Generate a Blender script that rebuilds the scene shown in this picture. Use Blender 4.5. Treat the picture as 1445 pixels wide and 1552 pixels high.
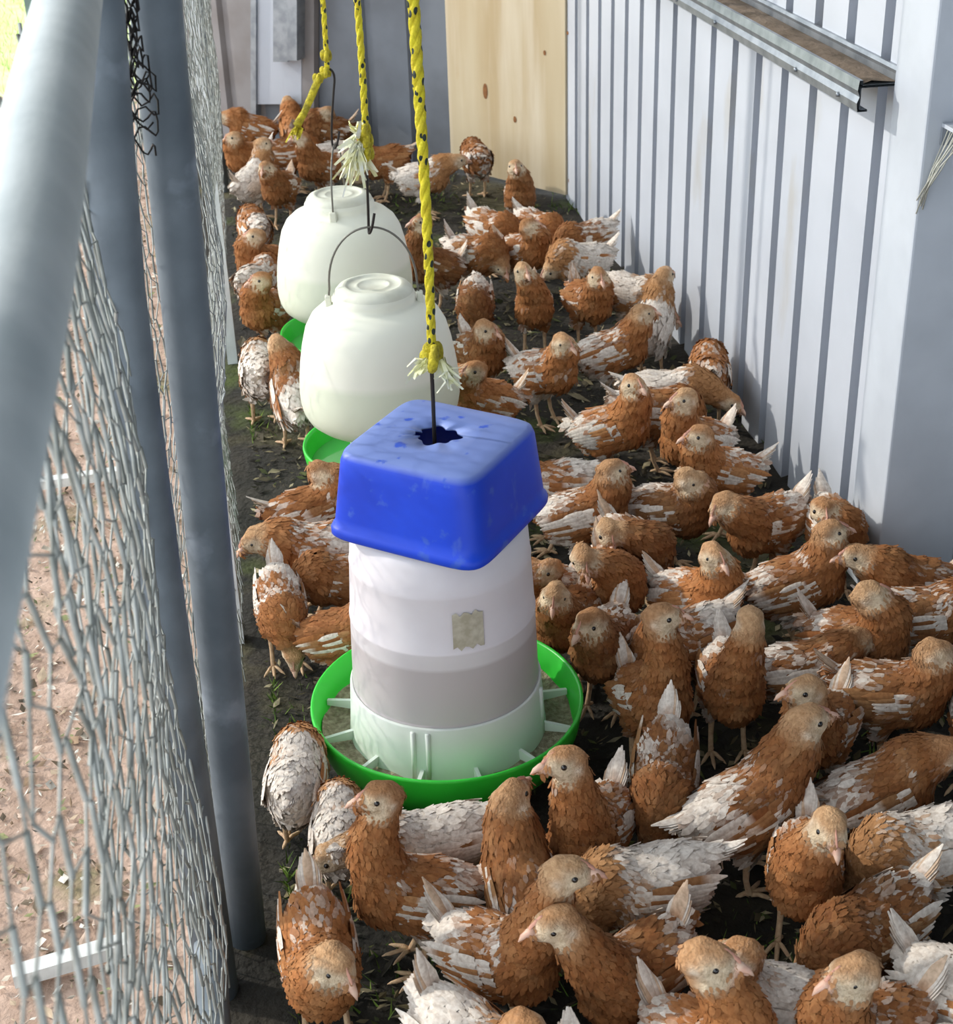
import bpy, math, random
import numpy as np
from mathutils import Vector, Matrix

for o in list(bpy.data.objects):
    bpy.data.objects.remove(o)
SC = bpy.context.scene
COL = SC.collection

# ------------------------------------------------------------------ camera
W_PX, H_PX, F_PX = 1445.0, 1552.0, 2271.0
CAM = np.array([0.0, 0.0, 1.45])
# rows: world X (across), Y (along the run), Z (up) in camera axes (right, down, forward)
def _n(v):
    return v / np.linalg.norm(v)
_dY = _n(np.array([294 - W_PX / 2, -430 - H_PX / 2, F_PX]))
_dn = np.array([870 - W_PX / 2, 5000 - H_PX / 2, F_PX])
_dn = _n(_dn - (_dn @ _dY) * _dY)
_dX = np.cross(_dn, _dY)
if _dX[0] < 0:
    _dX = -_dX
ROT = np.array([_dX, _dY, -_dn])
cam_data = bpy.data.cameras.new('camera')
cam = bpy.data.objects.new('camera', cam_data)
COL.objects.link(cam)
M = Matrix.Identity(4)
for i in range(3):
    M[i][0] = ROT[i, 0]
    M[i][1] = -ROT[i, 1]
    M[i][2] = -ROT[i, 2]
    M[i][3] = CAM[i]
cam.matrix_world = M
cam_data.sensor_fit = 'HORIZONTAL'
cam_data.sensor_width = 36.0
cam_data.lens = F_PX * 36.0 / W_PX
cam_data.clip_start = 0.05
cam_data.dof.use_dof = True
cam_data.dof.focus_distance = 2.25
cam_data.dof.aperture_fstop = 16.0
SC.camera = cam

def ray(px, py):
    return _n(ROT @ np.array([px - W_PX / 2, py - H_PX / 2, F_PX]))

def on_z(px, py, z=0.0):
    d = ray(px, py)
    return CAM + d * ((z - CAM[2]) / d[2])

# ------------------------------------------------------------------ world, sun, exposure
world = bpy.data.worlds.new('sky')
SC.world = world
world.use_nodes = True
bg = world.node_tree.nodes['Background']
bg.inputs[0].default_value = (0.86, 0.93, 1.0, 1)
bg.inputs[1].default_value = 1.65
sun_data = bpy.data.lights.new('sun', 'SUN')
sun_data.energy = 1.95
sun_data.angle = math.radians(1.2)
sun_data.color = (1.0, 0.94, 0.84)
sun = bpy.data.objects.new('sun', sun_data)
COL.objects.link(sun)
sun.rotation_euler = Vector((0.80, -0.42, -0.50)).to_track_quat('-Z', 'Y').to_euler()
vs = SC.view_settings
vs.view_transform = 'Standard'
vs.look = 'None'
vs.gamma = 1.0
vs.use_curve_mapping = False
vs.exposure = 0.45

# ------------------------------------------------------------------ helpers
def lin(r, g, b):
    f = lambda c: (c / 255 / 12.92) if c / 255 <= 0.04045 else ((c / 255 + 0.055) / 1.055) ** 2.4
    return np.array([f(r), f(g), f(b)])

def tag(o, label=None, cat=None, group=None, kind=None):
    if label: o['label'] = label
    if cat: o['category'] = cat
    if group: o['group'] = group
    if kind: o['kind'] = kind
    return o

def empty(name, loc=(0, 0, 0), rz=0.0):
    o = bpy.data.objects.new(name, None)
    o.empty_display_size = 0.05
    o.location = loc
    o.rotation_euler = (0, 0, rz)
    COL.objects.link(o)
    return o

def make_obj(name, verts, faces, mats, parent=None, cols=None, midx=None, smooth=True):
    """faces: (n,3)/(n,4) array or list of such arrays."""
    me = bpy.data.meshes.new(name)
    verts = np.asarray(verts, dtype=np.float32).reshape(-1, 3)
    if isinstance(faces, np.ndarray):
        faces = [faces]
    faces = [np.asarray(f, dtype=np.int32) for f in faces if len(f)]
    tot = np.concatenate([np.full(len(f), f.shape[1], dtype=np.int32) for f in faces])
    loops = np.concatenate([f.ravel() for f in faces])
    start = np.concatenate([[0], np.cumsum(tot)[:-1]]).astype(np.int32)
    me.vertices.add(len(verts))
    me.vertices.foreach_set('co', verts.ravel())
    me.loops.add(len(loops))
    me.loops.foreach_set('vertex_index', loops)
    me.polygons.add(len(tot))
    me.polygons.foreach_set('loop_start', start)
    me.polygons.foreach_set('loop_total', tot)
    me.polygons.foreach_set('use_smooth', np.full(len(tot), bool(smooth)))
    for m in (mats if isinstance(mats, (list, tuple)) else [mats]):
        me.materials.append(m)
    if midx is not None:
        me.polygons.foreach_set('material_index', np.asarray(midx, dtype=np.int32))
    if cols is not None:
        ca = me.color_attributes.new('col', 'FLOAT_COLOR', 'POINT')
        c4 = np.ones((len(verts), 4), dtype=np.float32)
        c4[:, :3] = cols
        ca.data.foreach_set('color', c4.ravel())
    me.update(calc_edges=True)
    me.validate()
    o = bpy.data.objects.new(name, me)
    COL.objects.link(o)
    if parent is not None:
        o.parent = parent
    return o

class MB:
    """collects shapes for ONE mesh object"""
    def __init__(self):
        self.v, self.q, self.t, self.c, self.n = [], [], [], [], 0
    def add(self, v, q=None, t=None, c=None):
        v = np.asarray(v, float).reshape(-1, 3)
        if q is not None and len(q): self.q.append(np.asarray(q, int).reshape(-1, 4) + self.n)
        if t is not None and len(t): self.t.append(np.asarray(t, int).reshape(-1, 3) + self.n)
        self.v.append(v)
        if c is not None:
            c = np.asarray(c, float)
            self.c.append(np.tile(c, (len(v), 1)) if c.ndim == 1 else c)
        self.n += len(v)
        return self
    def build(self, name, mats, parent=None, smooth=True):
        fs = []
        if self.q: fs.append(np.concatenate(self.q))
        if self.t: fs.append(np.concatenate(self.t))
        return make_obj(name, np.concatenate(self.v), fs, mats, parent,
                        cols=np.concatenate(self.c) if self.c else None, smooth=smooth)
    def box(self, x0, x1, y0, y1, z0, z1, c=None):
        v = [(x, y, z) for x in (x0, x1) for y in (y0, y1) for z in (z0, z1)]
        q = [(0, 1, 3, 2), (4, 6, 7, 5), (0, 4, 5, 1), (2, 3, 7, 6), (0, 2, 6, 4), (1, 5, 7, 3)]
        return self.add(v, q, c=c)
    def tube(self, pts, r, sides=8, caps=True, c=None, flat=1.0):
        pts = np.asarray(pts, float)
        n = len(pts)
        r = np.full(n, r) if np.isscalar(r) else np.asarray(r, float)
        tan = np.gradient(pts, axis=0)
        tan /= np.linalg.norm(tan, axis=1)[:, None] + 1e-12
        ref = np.array([0, 0, 1.0]) if abs(tan[0][2]) < 0.9 else np.array([1.0, 0, 0])
        a = np.cross(tan[0], ref); a /= np.linalg.norm(a)
        rings = []
        ang = np.arange(sides) * 2 * math.pi / sides
        for i in range(n):
            a = a - (a @ tan[i]) * tan[i]
            a /= np.linalg.norm(a) + 1e-12
            b = np.cross(tan[i], a)
            rings.append(pts[i] + r[i] * (np.cos(ang)[:, None] * a + flat * np.sin(ang)[:, None] * b))
        v = np.concatenate(rings)
        k = np.arange(sides); k2 = (k + 1) % sides
        q = np.concatenate([np.stack([i * sides + k, i * sides + k2, (i + 1) * sides + k2, (i + 1) * sides + k], 1) for i in range(n - 1)])
        t = None
        if caps:
            v = np.concatenate([v, pts[:1], pts[-1:]])
            e = n * sides
            t = np.concatenate([np.stack([k2, k, np.full(sides, e)], 1),
                                np.stack([(n - 1) * sides + k, (n - 1) * sides + k2, np.full(sides, e + 1)], 1)])
        return self.add(v, q, t, c)
    def lathe(self, prof, seg=48, closed=False, center=(0, 0)):
        prof = np.asarray(prof, float)
        n = len(prof)
        a = np.arange(seg) * 2 * math.pi / seg
        v = np.stack([np.outer(prof[:, 0], np.cos(a)) + center[0], np.outer(prof[:, 0], np.sin(a)) + center[1],
                      np.repeat(prof[:, 1][:, None], seg, 1)], 2).reshape(-1, 3)
        k = np.arange(seg); k2 = (k + 1) % seg
        rng = range(n if closed else n - 1)
        q = np.concatenate([np.stack([i * seg + k, i * seg + k2, ((i + 1) % n) * seg + k2, ((i + 1) % n) * seg + k], 1) for i in rng])
        return self.add(v, q)

# ------------------------------------------------------------------ materials (procedural)
def mat(name, col=(0.5, 0.5, 0.5), rough=0.6, metal=0.0, col2=None, scale=8.0, detail=4.0, lo=0.35, hi=0.65,
        bump=0.0, bscale=60.0, stretch=(1, 1, 1), attr=None, spec=0.5, sss=0.0, trans=0.0, alpha=1.0, coat=0.0):
    m = bpy.data.materials.new(name)
    m.use_nodes = True
    nt = m.node_tree
    b = nt.nodes['Principled BSDF']
    b.inputs['Roughness'].default_value = rough
    b.inputs['Metallic'].default_value = metal
    b.inputs['Specular IOR Level'].default_value = spec
    b.inputs['Coat Weight'].default_value = coat
    b.inputs['Transmission Weight'].default_value = trans
    if sss:
        b.inputs['Subsurface Weight'].default_value = sss
        b.inputs['Subsurface Radius'].default_value = (0.02, 0.02, 0.02)
        b.inputs['Subsurface Scale'].default_value = 1.0
    L = nt.links.new
    tc = nt.nodes.new('ShaderNodeTexCoord')
    mp = nt.nodes.new('ShaderNodeMapping')
    mp.inputs['Scale'].default_value = stretch
    L(tc.outputs['Object'], mp.inputs['Vector'])
    base = None
    if attr:
        at = nt.nodes.new('ShaderNodeAttribute'); at.attribute_name = attr
        base = at.outputs['Color']
    if col2 is not None or attr:
        nz = nt.nodes.new('ShaderNodeTexNoise')
        nz.inputs['Scale'].default_value = scale
        nz.inputs['Detail'].default_value = detail
        L(mp.outputs[0], nz.inputs['Vector'])
        mr = nt.nodes.new('ShaderNodeMapRange')
        mr.inputs['From Min'].default_value = lo
        mr.inputs['From Max'].default_value = hi
        L(nz.outputs['Fac'], mr.inputs['Value'])
        mx = nt.nodes.new('ShaderNodeMix'); mx.data_type = 'RGBA'
        L(mr.outputs[0], mx.inputs['Factor'])
        if attr:
            mx.blend_type = 'MULTIPLY'
            L(base, mx.inputs['A'])
            mx.inputs['B'].default_value = (*(col2 if col2 is not None else (0.6, 0.6, 0.6)), 1)
        else:
            mx.inputs['A'].default_value = (*col, 1)
            mx.inputs['B'].default_value = (*col2, 1)
        L(mx.outputs['Result'], b.inputs['Base Color'])
        m['mixnode'] = mx.name
    else:
        b.inputs['Base Color'].default_value = (*col, 1)
    if bump:
        n2 = nt.nodes.new('ShaderNodeTexNoise')
        n2.inputs['Scale'].default_value = bscale
        n2.inputs['Detail'].default_value = 5
        L(mp.outputs[0], n2.inputs['Vector'])
        bp = nt.nodes.new('ShaderNodeBump')
        bp.inputs['Strength'].default_value = bump
        bp.inputs['Distance'].default_value = 0.01
        L(n2.outputs['Fac'], bp.inputs['Height'])
        L(bp.outputs[0], b.inputs['Normal'])
    return m

def overlay(m, col, scale, lo, hi, stretch=(1, 1, 1), seed=0.0, zgrad=None):
    """mix a further stain colour over the base colour by noise (or by object height when zgrad)"""
    nt = m.node_tree; L = nt.links.new
    b = nt.nodes['Principled BSDF']
    tc = nt.nodes.new('ShaderNodeTexCoord')
    mr = nt.nodes.new('ShaderNodeMapRange')
    mr.inputs['From Min'].default_value = lo; mr.inputs['From Max'].default_value = hi
    if zgrad:
        sp = nt.nodes.new('ShaderNodeSeparateXYZ'); L(tc.outputs['Object'], sp.inputs[0])
        L(sp.outputs['Z'], mr.inputs['Value'])
    else:
        mp = nt.nodes.new('ShaderNodeMapping'); mp.inputs['Scale'].default_value = stretch
        mp.inputs['Location'].default_value = (seed, seed, seed)
        L(tc.outputs['Object'], mp.inputs[0])
        nz = nt.nodes.new('ShaderNodeTexNoise'); nz.inputs['Scale'].default_value = scale; nz.inputs['Detail'].default_value = 6
        L(mp.outputs[0], nz.inputs['Vector']); L(nz.outputs['Fac'], mr.inputs['Value'])
    mx = nt.nodes.new('ShaderNodeMix'); mx.data_type = 'RGBA'
    L(mr.outputs[0], mx.inputs['Factor'])
    bc = b.inputs['Base Color']
    if bc.is_linked:
        L(bc.links[0].from_socket, mx.inputs['A'])
    else:
        mx.inputs['A'].default_value = bc.default_value
    mx.inputs['B'].default_value = (*col, 1)
    L(mx.outputs['Result'], bc)
    return m

M_FLOOR = mat('damp_litter', lin(52, 47, 38), 0.95, col2=lin(30, 28, 22), scale=9, bump=0.8, bscale=70)
overlay(M_FLOOR, lin(104, 98, 66), 3.0, 0.56, 0.74)
overlay(M_FLOOR, lin(70, 80, 34), 4.5, 0.6, 0.72, seed=7)
M_SOIL = mat('outdoor_soil', lin(196, 168, 150), 0.95, col2=lin(160, 134, 116), scale=14, bump=0.7, bscale=60)
overlay(M_SOIL, lin(120, 116, 80), 5.0, 0.6, 0.72, seed=3)
M_GRASSGROUND = mat('lawn', lin(190, 214, 130), 0.9, col2=lin(214, 224, 160), scale=6, bump=0.6, bscale=60)
M_SHEET = mat('painted_steel', lin(196, 201, 210), 0.45, col2=lin(186, 191, 200), scale=3, bump=0.03, bscale=300)
overlay(M_SHEET, lin(176, 172, 164), 7.0, 0.63, 0.82, (1, 1, 0.35))
M_GREYSHEET = mat('grey_steel', lin(128, 134, 142), 0.5, col2=lin(110, 114, 120), scale=5, bump=0.03, bscale=300)
M_WARMSHEET = mat('dusty_steel', lin(150, 146, 146), 0.55, col2=lin(132, 126, 124), scale=6, bump=0.03, bscale=300)
M_COLUMN = mat('column_paint', lin(196, 202, 210), 0.5, col2=lin(184, 190, 198), scale=7)
M_DARKWALL = mat('near_wall_steel', lin(150, 156, 164), 0.55, col2=lin(136, 142, 150), scale=4)  # plain grey steel for the near walls and bracket plate
M_GALV = mat('galvanised', lin(168, 174, 180), 0.42, 0.75, col2=lin(140, 147, 154), scale=26, bump=0.05, bscale=150)
M_PIPE = mat('galvanised_pipe', lin(196, 203, 203), 0.55, 0.1, col2=lin(174, 183, 184), scale=15, bump=0.06, bscale=200)
M_PIPED = mat('weathered_pipe', lin(118, 128, 136), 0.6, 0.2, col2=lin(96, 106, 114), scale=12, bump=0.06, bscale=160)
overlay(M_PIPED, lin(140, 150, 160), 9.0, 0.6, 0.68)
M_WIRE = mat('mesh_wire', lin(176, 180, 176), 0.5, 0.3, col2=lin(130, 134, 128), scale=30)
M_DARKWIRE = mat('hook_wire', lin(52, 48, 46), 0.5, 0.6)
M_BAIL = mat('bail_wire', lin(120, 118, 110), 0.45, 0.7)
M_PLY = mat('plywood', lin(206, 190, 158), 0.7, col2=lin(190, 168, 130), scale=7, stretch=(1.0, 1.0, 0.12))
overlay(M_PLY, lin(216, 202, 176), 11, 0.5, 0.7, (1, 1, 0.1))
overlay(M_PLY, lin(186, 148, 92), 4, 0.62, 0.8, (1, 1, 0.45), seed=4)
M_KNOT = mat('wood_knot', lin(150, 100, 50), 0.7, col2=lin(120, 72, 34), scale=60)
M_DIRT = mat('ledge_dirt', lin(128, 112, 96), 0.95, col2=lin(92, 78, 62), scale=14, bump=0.5, bscale=90)
M_BLUE = mat('blue_plastic', lin(12, 72, 220), 0.45, col2=lin(8, 60, 200), scale=6, spec=0.5)
overlay(M_BLUE, lin(90, 122, 204), 24, 0.64, 0.80, (1, 1, 0.5), seed=2)
M_BLUETOP = mat('dusty_blue_plastic', lin(112, 136, 204), 0.6, col2=lin(72, 104, 204), scale=10, lo=0.42, hi=0.7)
M_GREEN = mat('green_plastic', lin(52, 206, 60), 0.36, col2=lin(46, 192, 54), scale=5, sss=0.15)
M_BARREL = mat('milky_plastic', lin(236, 232, 236), 0.42, col2=lin(228, 222, 226), scale=9, sss=0.1)
M_COLLAR = mat('collar_plastic', lin(228, 234, 226), 0.4, col2=lin(220, 228, 218), scale=9, sss=0.1)
M_FEED = mat('mash_feed', lin(176, 164, 140), 0.95, col2=lin(128, 116, 94), scale=120, bump=0.6, bscale=260)
M_STICKER = mat('faded_sticker', lin(206, 200, 182), 0.8, col2=lin(176, 168, 146), scale=70)
M_JUG = mat('jug_plastic', lin(240, 240, 226), 0.5, col2=lin(234, 235, 218), scale=5, sss=0.15)
overlay(M_JUG, lin(222, 228, 206), 1, 0.33, 0.315, zgrad=True)
overlay(M_JUG, lin(190, 186, 160), 16, 0.68, 0.78, seed=5)
M_LID = mat('jug_lid', lin(228, 230, 214), 0.5, col2=lin(212, 212, 194), scale=25)
M_WATER = mat('drinker_water', lin(90, 190, 96), 0.06, spec=0.6)
M_WHITEPOST = mat('white_paint', lin(226, 230, 232), 0.5, col2=lin(206, 210, 212), scale=20)
M_BOARD = mat('white_board', lin(230, 232, 228), 0.6, col2=lin(206, 206, 200), scale=30)
M_WEB = mat('cobweb', lin(190, 190, 178), 0.9)
M_FLAKE = mat('litter_flakes', rough=0.9, attr='col', col2=(0.6, 0.6, 0.6), scale=40)
M_FEATHER = mat('feathers', rough=0.8, attr='col', col2=(0.66, 0.61, 0.57), scale=140, lo=0.36, hi=0.75, spec=0.2)
M_BODY = mat('down', rough=0.9, attr='col', col2=(0.70, 0.64, 0.58), scale=110, lo=0.38, hi=0.72, bump=0.5, bscale=240, spec=0.15)
M_LEG = mat('leg_skin', lin(212, 182, 142), 0.6, col2=lin(188, 150, 116), scale=90, bump=0.3, bscale=400)
M_BEAK = mat('beak_horn', lin(228, 194, 170), 0.45, col2=lin(214, 166, 144), scale=60)
M_COMB = mat('comb_skin', lin(214, 156, 134), 0.6)
M_EYE = mat('eye', lin(20, 14, 10), 0.12, spec=0.8)

def rope_material(name):
    m = mat(name, lin(226, 214, 40), 0.7, col2=lin(206, 186, 34), scale=60, bump=0.4, bscale=300)
    nt = m.node_tree; L = nt.links.new; b = nt.nodes['Principled BSDF']
    tc = nt.nodes.new('ShaderNodeTexCoord')
    mp = nt.nodes.new('ShaderNodeMapping'); mp.inputs['Scale'].default_value = (95, 95, 62)
    L(tc.outputs['Object'], mp.inputs[0])
    v = nt.nodes.new('ShaderNodeTexVoronoi'); v.inputs['Scale'].default_value = 1.0
    L(mp.outputs[0], v.inputs['Vector'])
    lt = nt.nodes.new('ShaderNodeMath'); lt.operation = 'LESS_THAN'; lt.inputs[1].default_value = 0.30
    L(v.outputs['Distance'], lt.inputs[0])
    mx = nt.nodes.new('ShaderNodeMix'); mx.data_type = 'RGBA'
    L(lt.outputs[0], mx.inputs['Factor'])
    L(b.inputs['Base Color'].links[0].from_socket, mx.inputs['A'])
    mx.inputs['B'].default_value = (*lin(36, 50, 44), 1)
    L(mx.outputs['Result'], b.inputs['Base Color'])
    return m
M_ROPE = rope_material('flecked_rope')
M_KNOTROPE = mat('knot_rope', lin(214, 198, 44), 0.75, col2=lin(150, 138, 30), scale=70, bump=0.6, bscale=200)
M_FRAY = mat('frayed_fibre', lin(240, 242, 232), 0.7, col2=lin(228, 226, 150), scale=30)

# ------------------------------------------------------------------ the setting
XW = 1.06            # right wall
rng = np.random.default_rng(11)

def ground_noise(x, y):
    return 0.004 * np.sin(7.1 * x + 1.3) * np.cos(6.3 * y) + 0.003 * np.sin(19 * x + 11 * y) + 0.002 * np.cos(31 * y - 17 * x)

def grid_ground(name, x0, x1, y0, y1, nx, ny, m, z=0.0, amp=1.0):
    xs = np.linspace(x0, x1, nx); ys = np.linspace(y0, y1, ny)
    X, Y = np.meshgrid(xs, ys, indexing='ij')
    Z = z + amp * (ground_noise(X, Y) - 0.006)
    v = np.stack([X, Y, Z], 2).reshape(-1, 3)
    i = np.arange(nx - 1)[:, None] * ny + np.arange(ny - 1)[None, :]
    i = i.ravel()
    q = np.stack([i, i + ny, i + ny + 1, i + 1], 1)
    o = make_obj(name, v, q, m)
    tag(o, kind='structure')
    return o

tag(grid_ground('floor', -0.165, 2.3, 0.2, 6.2, 120, 300, M_FLOOR), 'dark damp earth floor littered with straw under the chickens')
tag(grid_ground('ground', -5.0, -0.165, -0.5, 7.0, 80, 120, M_SOIL, -0.01, 1.0), 'brown bare soil outside the wire fence')
tag(grid_ground('lawn', -9.0, 2.5, 7.0, 20.0, 30, 40, M_GRASSGROUND, -0.01, 2.0), 'sunlit green grass far outside the fence')

# right wall: corrugated sheets with recessed narrow grooves
def corrugated(p0, p1, z0, z1, pitch, mouth, floor_w, depth, side, name, m, parent, phase=0.0):
    """sheet between ground points p0 -> p1; grooves recede towards 'side' normal"""
    p0 = np.array(p0, float); p1 = np.array(p1, float)
    L = np.linalg.norm(p1 - p0); d = (p1 - p0) / L
    nrm = np.array(side, float); nrm /= np.linalg.norm(nrm)
    s = [0.0]; off = [0.0]
    k = phase
    while k + mouth < L:
        e = (mouth - floor_w) / 2
        if k > 0:
            for ds, o in ((0, 0), (e, depth), (e + floor_w, depth), (mouth, 0)):
                s.append(k + ds); off.append(o)
        k += pitch
    s.append(L); off.append(0.0)
    s = np.array(s); off = np.array(off)
    xy = p0[None, :2] + s[:, None] * d[None, :2] + off[:, None] * nrm[None, :2]
    n = len(s)
    v = np.concatenate([np.c_[xy, np.full(n, z0)], np.c_[xy, np.full(n, z1)]])
    i = np.arange(n - 1)
    q = np.stack([i, i + 1, n + i + 1, n + i], 1)
    o = make_obj(name, v, q, m, parent, smooth=False)
    md = o.modifiers.new('thickness', 'SOLIDIFY'); md.thickness = 0.001; md.offset = 0
    return o

wall_right = tag(empty('wall_right', (XW, 3.5, 0)), 'white corrugated steel wall along the right of the run', kind='structure')
edges_y = [2.30, 3.06, 3.82, 4.58, 4.80]
for a, b in zip(edges_y[:-1], edges_y[1:]):
    o = corrugated((XW, a, 0), (XW, b, 0), -0.01, 2.4, 0.152, 0.040, 0.074, 0.060, (1, 0, 0), 'wall_sheet', M_SHEET, None, 0.053)
    o.parent = wall_right; o.location = -Vector((XW, 3.5, 0))

# column at the near end of the wall, and the wall plane behind it
column = MB().box(1.045, 1.19, 2.17, 2.30, -0.01, 2.4).build('trim_1', M_COLUMN, smooth=False)
tag(column, 'pale steel corner column at the near end of the corrugated wall', kind='structure')
bv = column.modifiers.new('bevel', 'BEVEL'); bv.width = 0.004; bv.segments = 2
wf = MB().box(1.19, 2.3, 2.24, 2.27, -0.01, 2.4).build('wall_return', M_DARKWALL, smooth=False)
tag(wf, 'grey steel wall return beside the corner column', kind='structure')
wr2 = MB().box(2.3, 2.33, -2.57, 2.27, -0.01, 2.4).build('added_wall_side', M_DARKWALL, smooth=False)  # out of view, added so less light enters from the right
tag(wr2, 'unseen grey steel side wall added near the viewer to limit light', kind='structure')

# back wall: grey sheets and plywood panel
PLY_R = np.array([1.055, 4.775]); PLY_L = on_z(684, 258)[:2]
BW_L = on_z(318, 212)[:2] + np.array([-0.02, 0.0])
wall_back = tag(empty('wall_back', (0.4, 5.5, 0)), 'dull grey ribbed steel wall closing the far end', kind='structure')
dv = BW_L - PLY_L
nb = np.array([dv[1], -dv[0]]); nb = nb / np.linalg.norm(nb)
if nb[1] < 0: nb = -nb
for (f0, f1, m) in ((-0.02, 0.40, M_GREYSHEET), (0.40, 0.72, M_GREYSHEET), (0.72, 1.25, M_WARMSHEET)):
    a = PLY_L + dv * f0; b = PLY_L + dv * f1
    o = corrugated((*a, 0), (*b, 0), -0.01, 2.4, 0.19, 0.05, 0.03, 0.022, (*nb, 0), 'wall_sheet', m, None, 0.13)
    o.parent = wall_back; o.location = -Vector((0.4, 5.5, 0))

def board_between(a, b, z0, z1, th, name, m, parent=None, seg=1):
    a = np.array(a); b = np.array(b); d = (b - a) / np.linalg.norm(b - a)
    n = np.array([d[1], -d[0]])
    if n[1] > 0: n = -n
    c = [a, b, b - n * th, a - n * th]
    v = [(*p, z) for z in (z0, z1) for p in c]
    q = [(0, 1, 2, 3), (4, 7, 6, 5), (0, 4, 5, 1), (1, 5, 6, 2), (2, 6, 7, 3), (3, 7, 4, 0)]
    o = MB().add(v, q).build(name, m, parent, smooth=False)
    return o, n

ply = tag(empty('plywood_sheet', (*((PLY_R + PLY_L) / 2), 0)), 'tall pale plywood sheet standing in the far right corner', 'plywood')
po, pn = board_between(PLY_L, PLY_R - np.array([0.004, 0.0]), 0.012, 2.3, 0.016, 'panel', M_PLY)
po.parent = ply; po.location = -ply.location
def on_plane(px, py, p, n):
    d = ray(px, py)
    t = (np.array([*p, 0]) - CAM) @ np.array([*n, 0]) / (d @ np.array([*n, 0]))
    return CAM + d * t
for (kx, ky, w, h) in ((736, 138, 0.011, 0.026), (781, 181, 0.007, 0.011), (826, 80, 0.006, 0.008), (861, 50, 0.005, 0.006), (864, 274, 0.006, 0.009)):
    c = on_plane(kx, ky, PLY_L, pn)
    dd = np.array([*((PLY_R - PLY_L) / np.linalg.norm(PLY_R - PLY_L)), 0])
    a = np.arange(16) * math.pi / 8
    ringv = c + np.outer(np.cos(a) * w, dd) + np.outer(np.sin(a) * h, [0, 0, 1]) + np.array([*pn, 0]) * 0.0012
    cv = c + np.array([*pn, 0]) * 0.0022
    k = MB().add(np.r_[ringv, [cv]], t=[(i, (i + 1) % 16, 16) for i in range(16)]).build('knot', M_KNOT, ply)
    k.location = -ply.location
# tall bright galvanised channel and plate on the far wall
nbf = -nb
def wall_box(px0, px1, py0, py1, off, th, name, m, parent=None):
    p = PLY_L + nbf * off
    cs = [on_plane(px0, py1, p, nb), on_plane(px1, py1, p, nb), on_plane(px1, py0, p, nb), on_plane(px0, py0, p, nb)]
    cs = np.array(cs)
    back = cs + np.array([*nb, 0]) * th
    return MB().add(np.r_[cs, back], [(0, 1, 2, 3), (7, 6, 5, 4), (0, 4, 5, 1), (1, 5, 6, 2), (2, 6, 7, 3), (3, 7, 4, 0)]).build(name, m, parent, smooth=False)
tag(wall_box(390, 457, -60, 158, 0.03, 0.028, 'metal_plate', M_SHEET), 'bright pale metal plate fixed low on the far wall', 'plate')
gch = tag(empty('wall_channel', (0, 5.6, 0)), 'shiny galvanised channel running down the far wall over the pale plate', 'channel')
o = wall_box(414, 436, -120, 94, 0.075, 0.04, 'web', M_GALV, gch); o.location = -gch.location
o = wall_box(436, 450, -120, 92, 0.085, 0.05, 'flange', M_GALV, gch); o.location = -gch.location
tag(wall_box(380, 388, -60, 190, 0.04, 0.035, 'wall_batten', M_GALV), 'thin upright galvanised batten left of the pale plate', 'batten')
tag(wall_box(458, 476, -60, 215, 0.035, 0.03, 'wall_upright', M_WARMSHEET), 'dusty grey upright right of the pale metal plate', 'upright')

# unseen wall added behind the viewer to dim light on the near end
wb2 = MB().box(-0.4, 2.33, -2.6, -2.57, -0.01, 2.4).build('added_wall_front', M_DARKWALL, smooth=False)
tag(wb2, 'unseen grey steel wall added behind the viewer to dim the front', kind='structure')
# unseen roof over the run, carried on behind the viewer to cut light
roof = MB().box(-0.42, 2.4, -2.6, 6.3, 2.42, 2.45).build('ceiling', M_GREYSHEET, smooth=False)
tag(roof, 'steel roof above the chicken run', kind='structure')

# galvanised girt along the right wall
gy0, gy1, gz = 2.302, 4.7, 0.855
prof = [(0, 0.066), (-0.006, 0.066), (-0.008, 0.06), (-0.006, 0.054), (-0.006, 0.042), (-0.066, 0.042), (-0.066, 0.05), (-0.072, 0.05), (-0.074, 0.034), (-0.070, 0.024), (-0.074, 0.014), (-0.072, 0.0),
        (-0.055, 0.0), (-0.055, 0.003), (-0.068, 0.003), (-0.068, 0.038), (0.0, 0.038)]
girt = tag(empty('girt_channel', (XW, 3.0, gz)), 'galvanised steel channel running along the white corrugated wall', 'channel')
def extrude_y(prof, y0, y1, name, m, parent, bx=0.0, bz=0.0):
    n = len(prof)
    v = [(x + bx, y, z + bz) for y in (y0, y1) for x, z in prof]
    i = np.arange(n)
    q = np.stack([i, (i + 1) % n, n + (i + 1) % n, n + i], 1)
    return MB().add(v, q).build(name, m, parent, smooth=False)
extrude_y(prof, gy0 - 3.0, gy1 - 3.0, 'channel_body', M_GALV, girt)
# uneven dirt lying on the ledge
nd = 60
ys = np.linspace(gy0 - 2.995, gy1 - 3.01, nd)
v = []
for y in ys:
    for j, fx in enumerate((-0.0655, -0.05, -0.03, -0.0065)):
        v.append((fx, y, 0.0425 + (0.003 + 0.003 * math.sin(17 * y + j) ** 2 if j in (1, 2) else 0.0008)))
i = (np.arange(nd - 1)[:, None] * 4 + np.arange(3)[None, :]).ravel()
MB().add(v, np.stack([i, i + 4, i + 5, i + 1], 1)).build('dirt_layer', M_DIRT, girt)
for y in (-0.62, -0.42, 0.05, 0.33):
    MB().tube([(-0.072, y, 0.012), (-0.078, y, 0.012)], 0.004, 8).build('rivet', M_GALV, girt)

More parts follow.
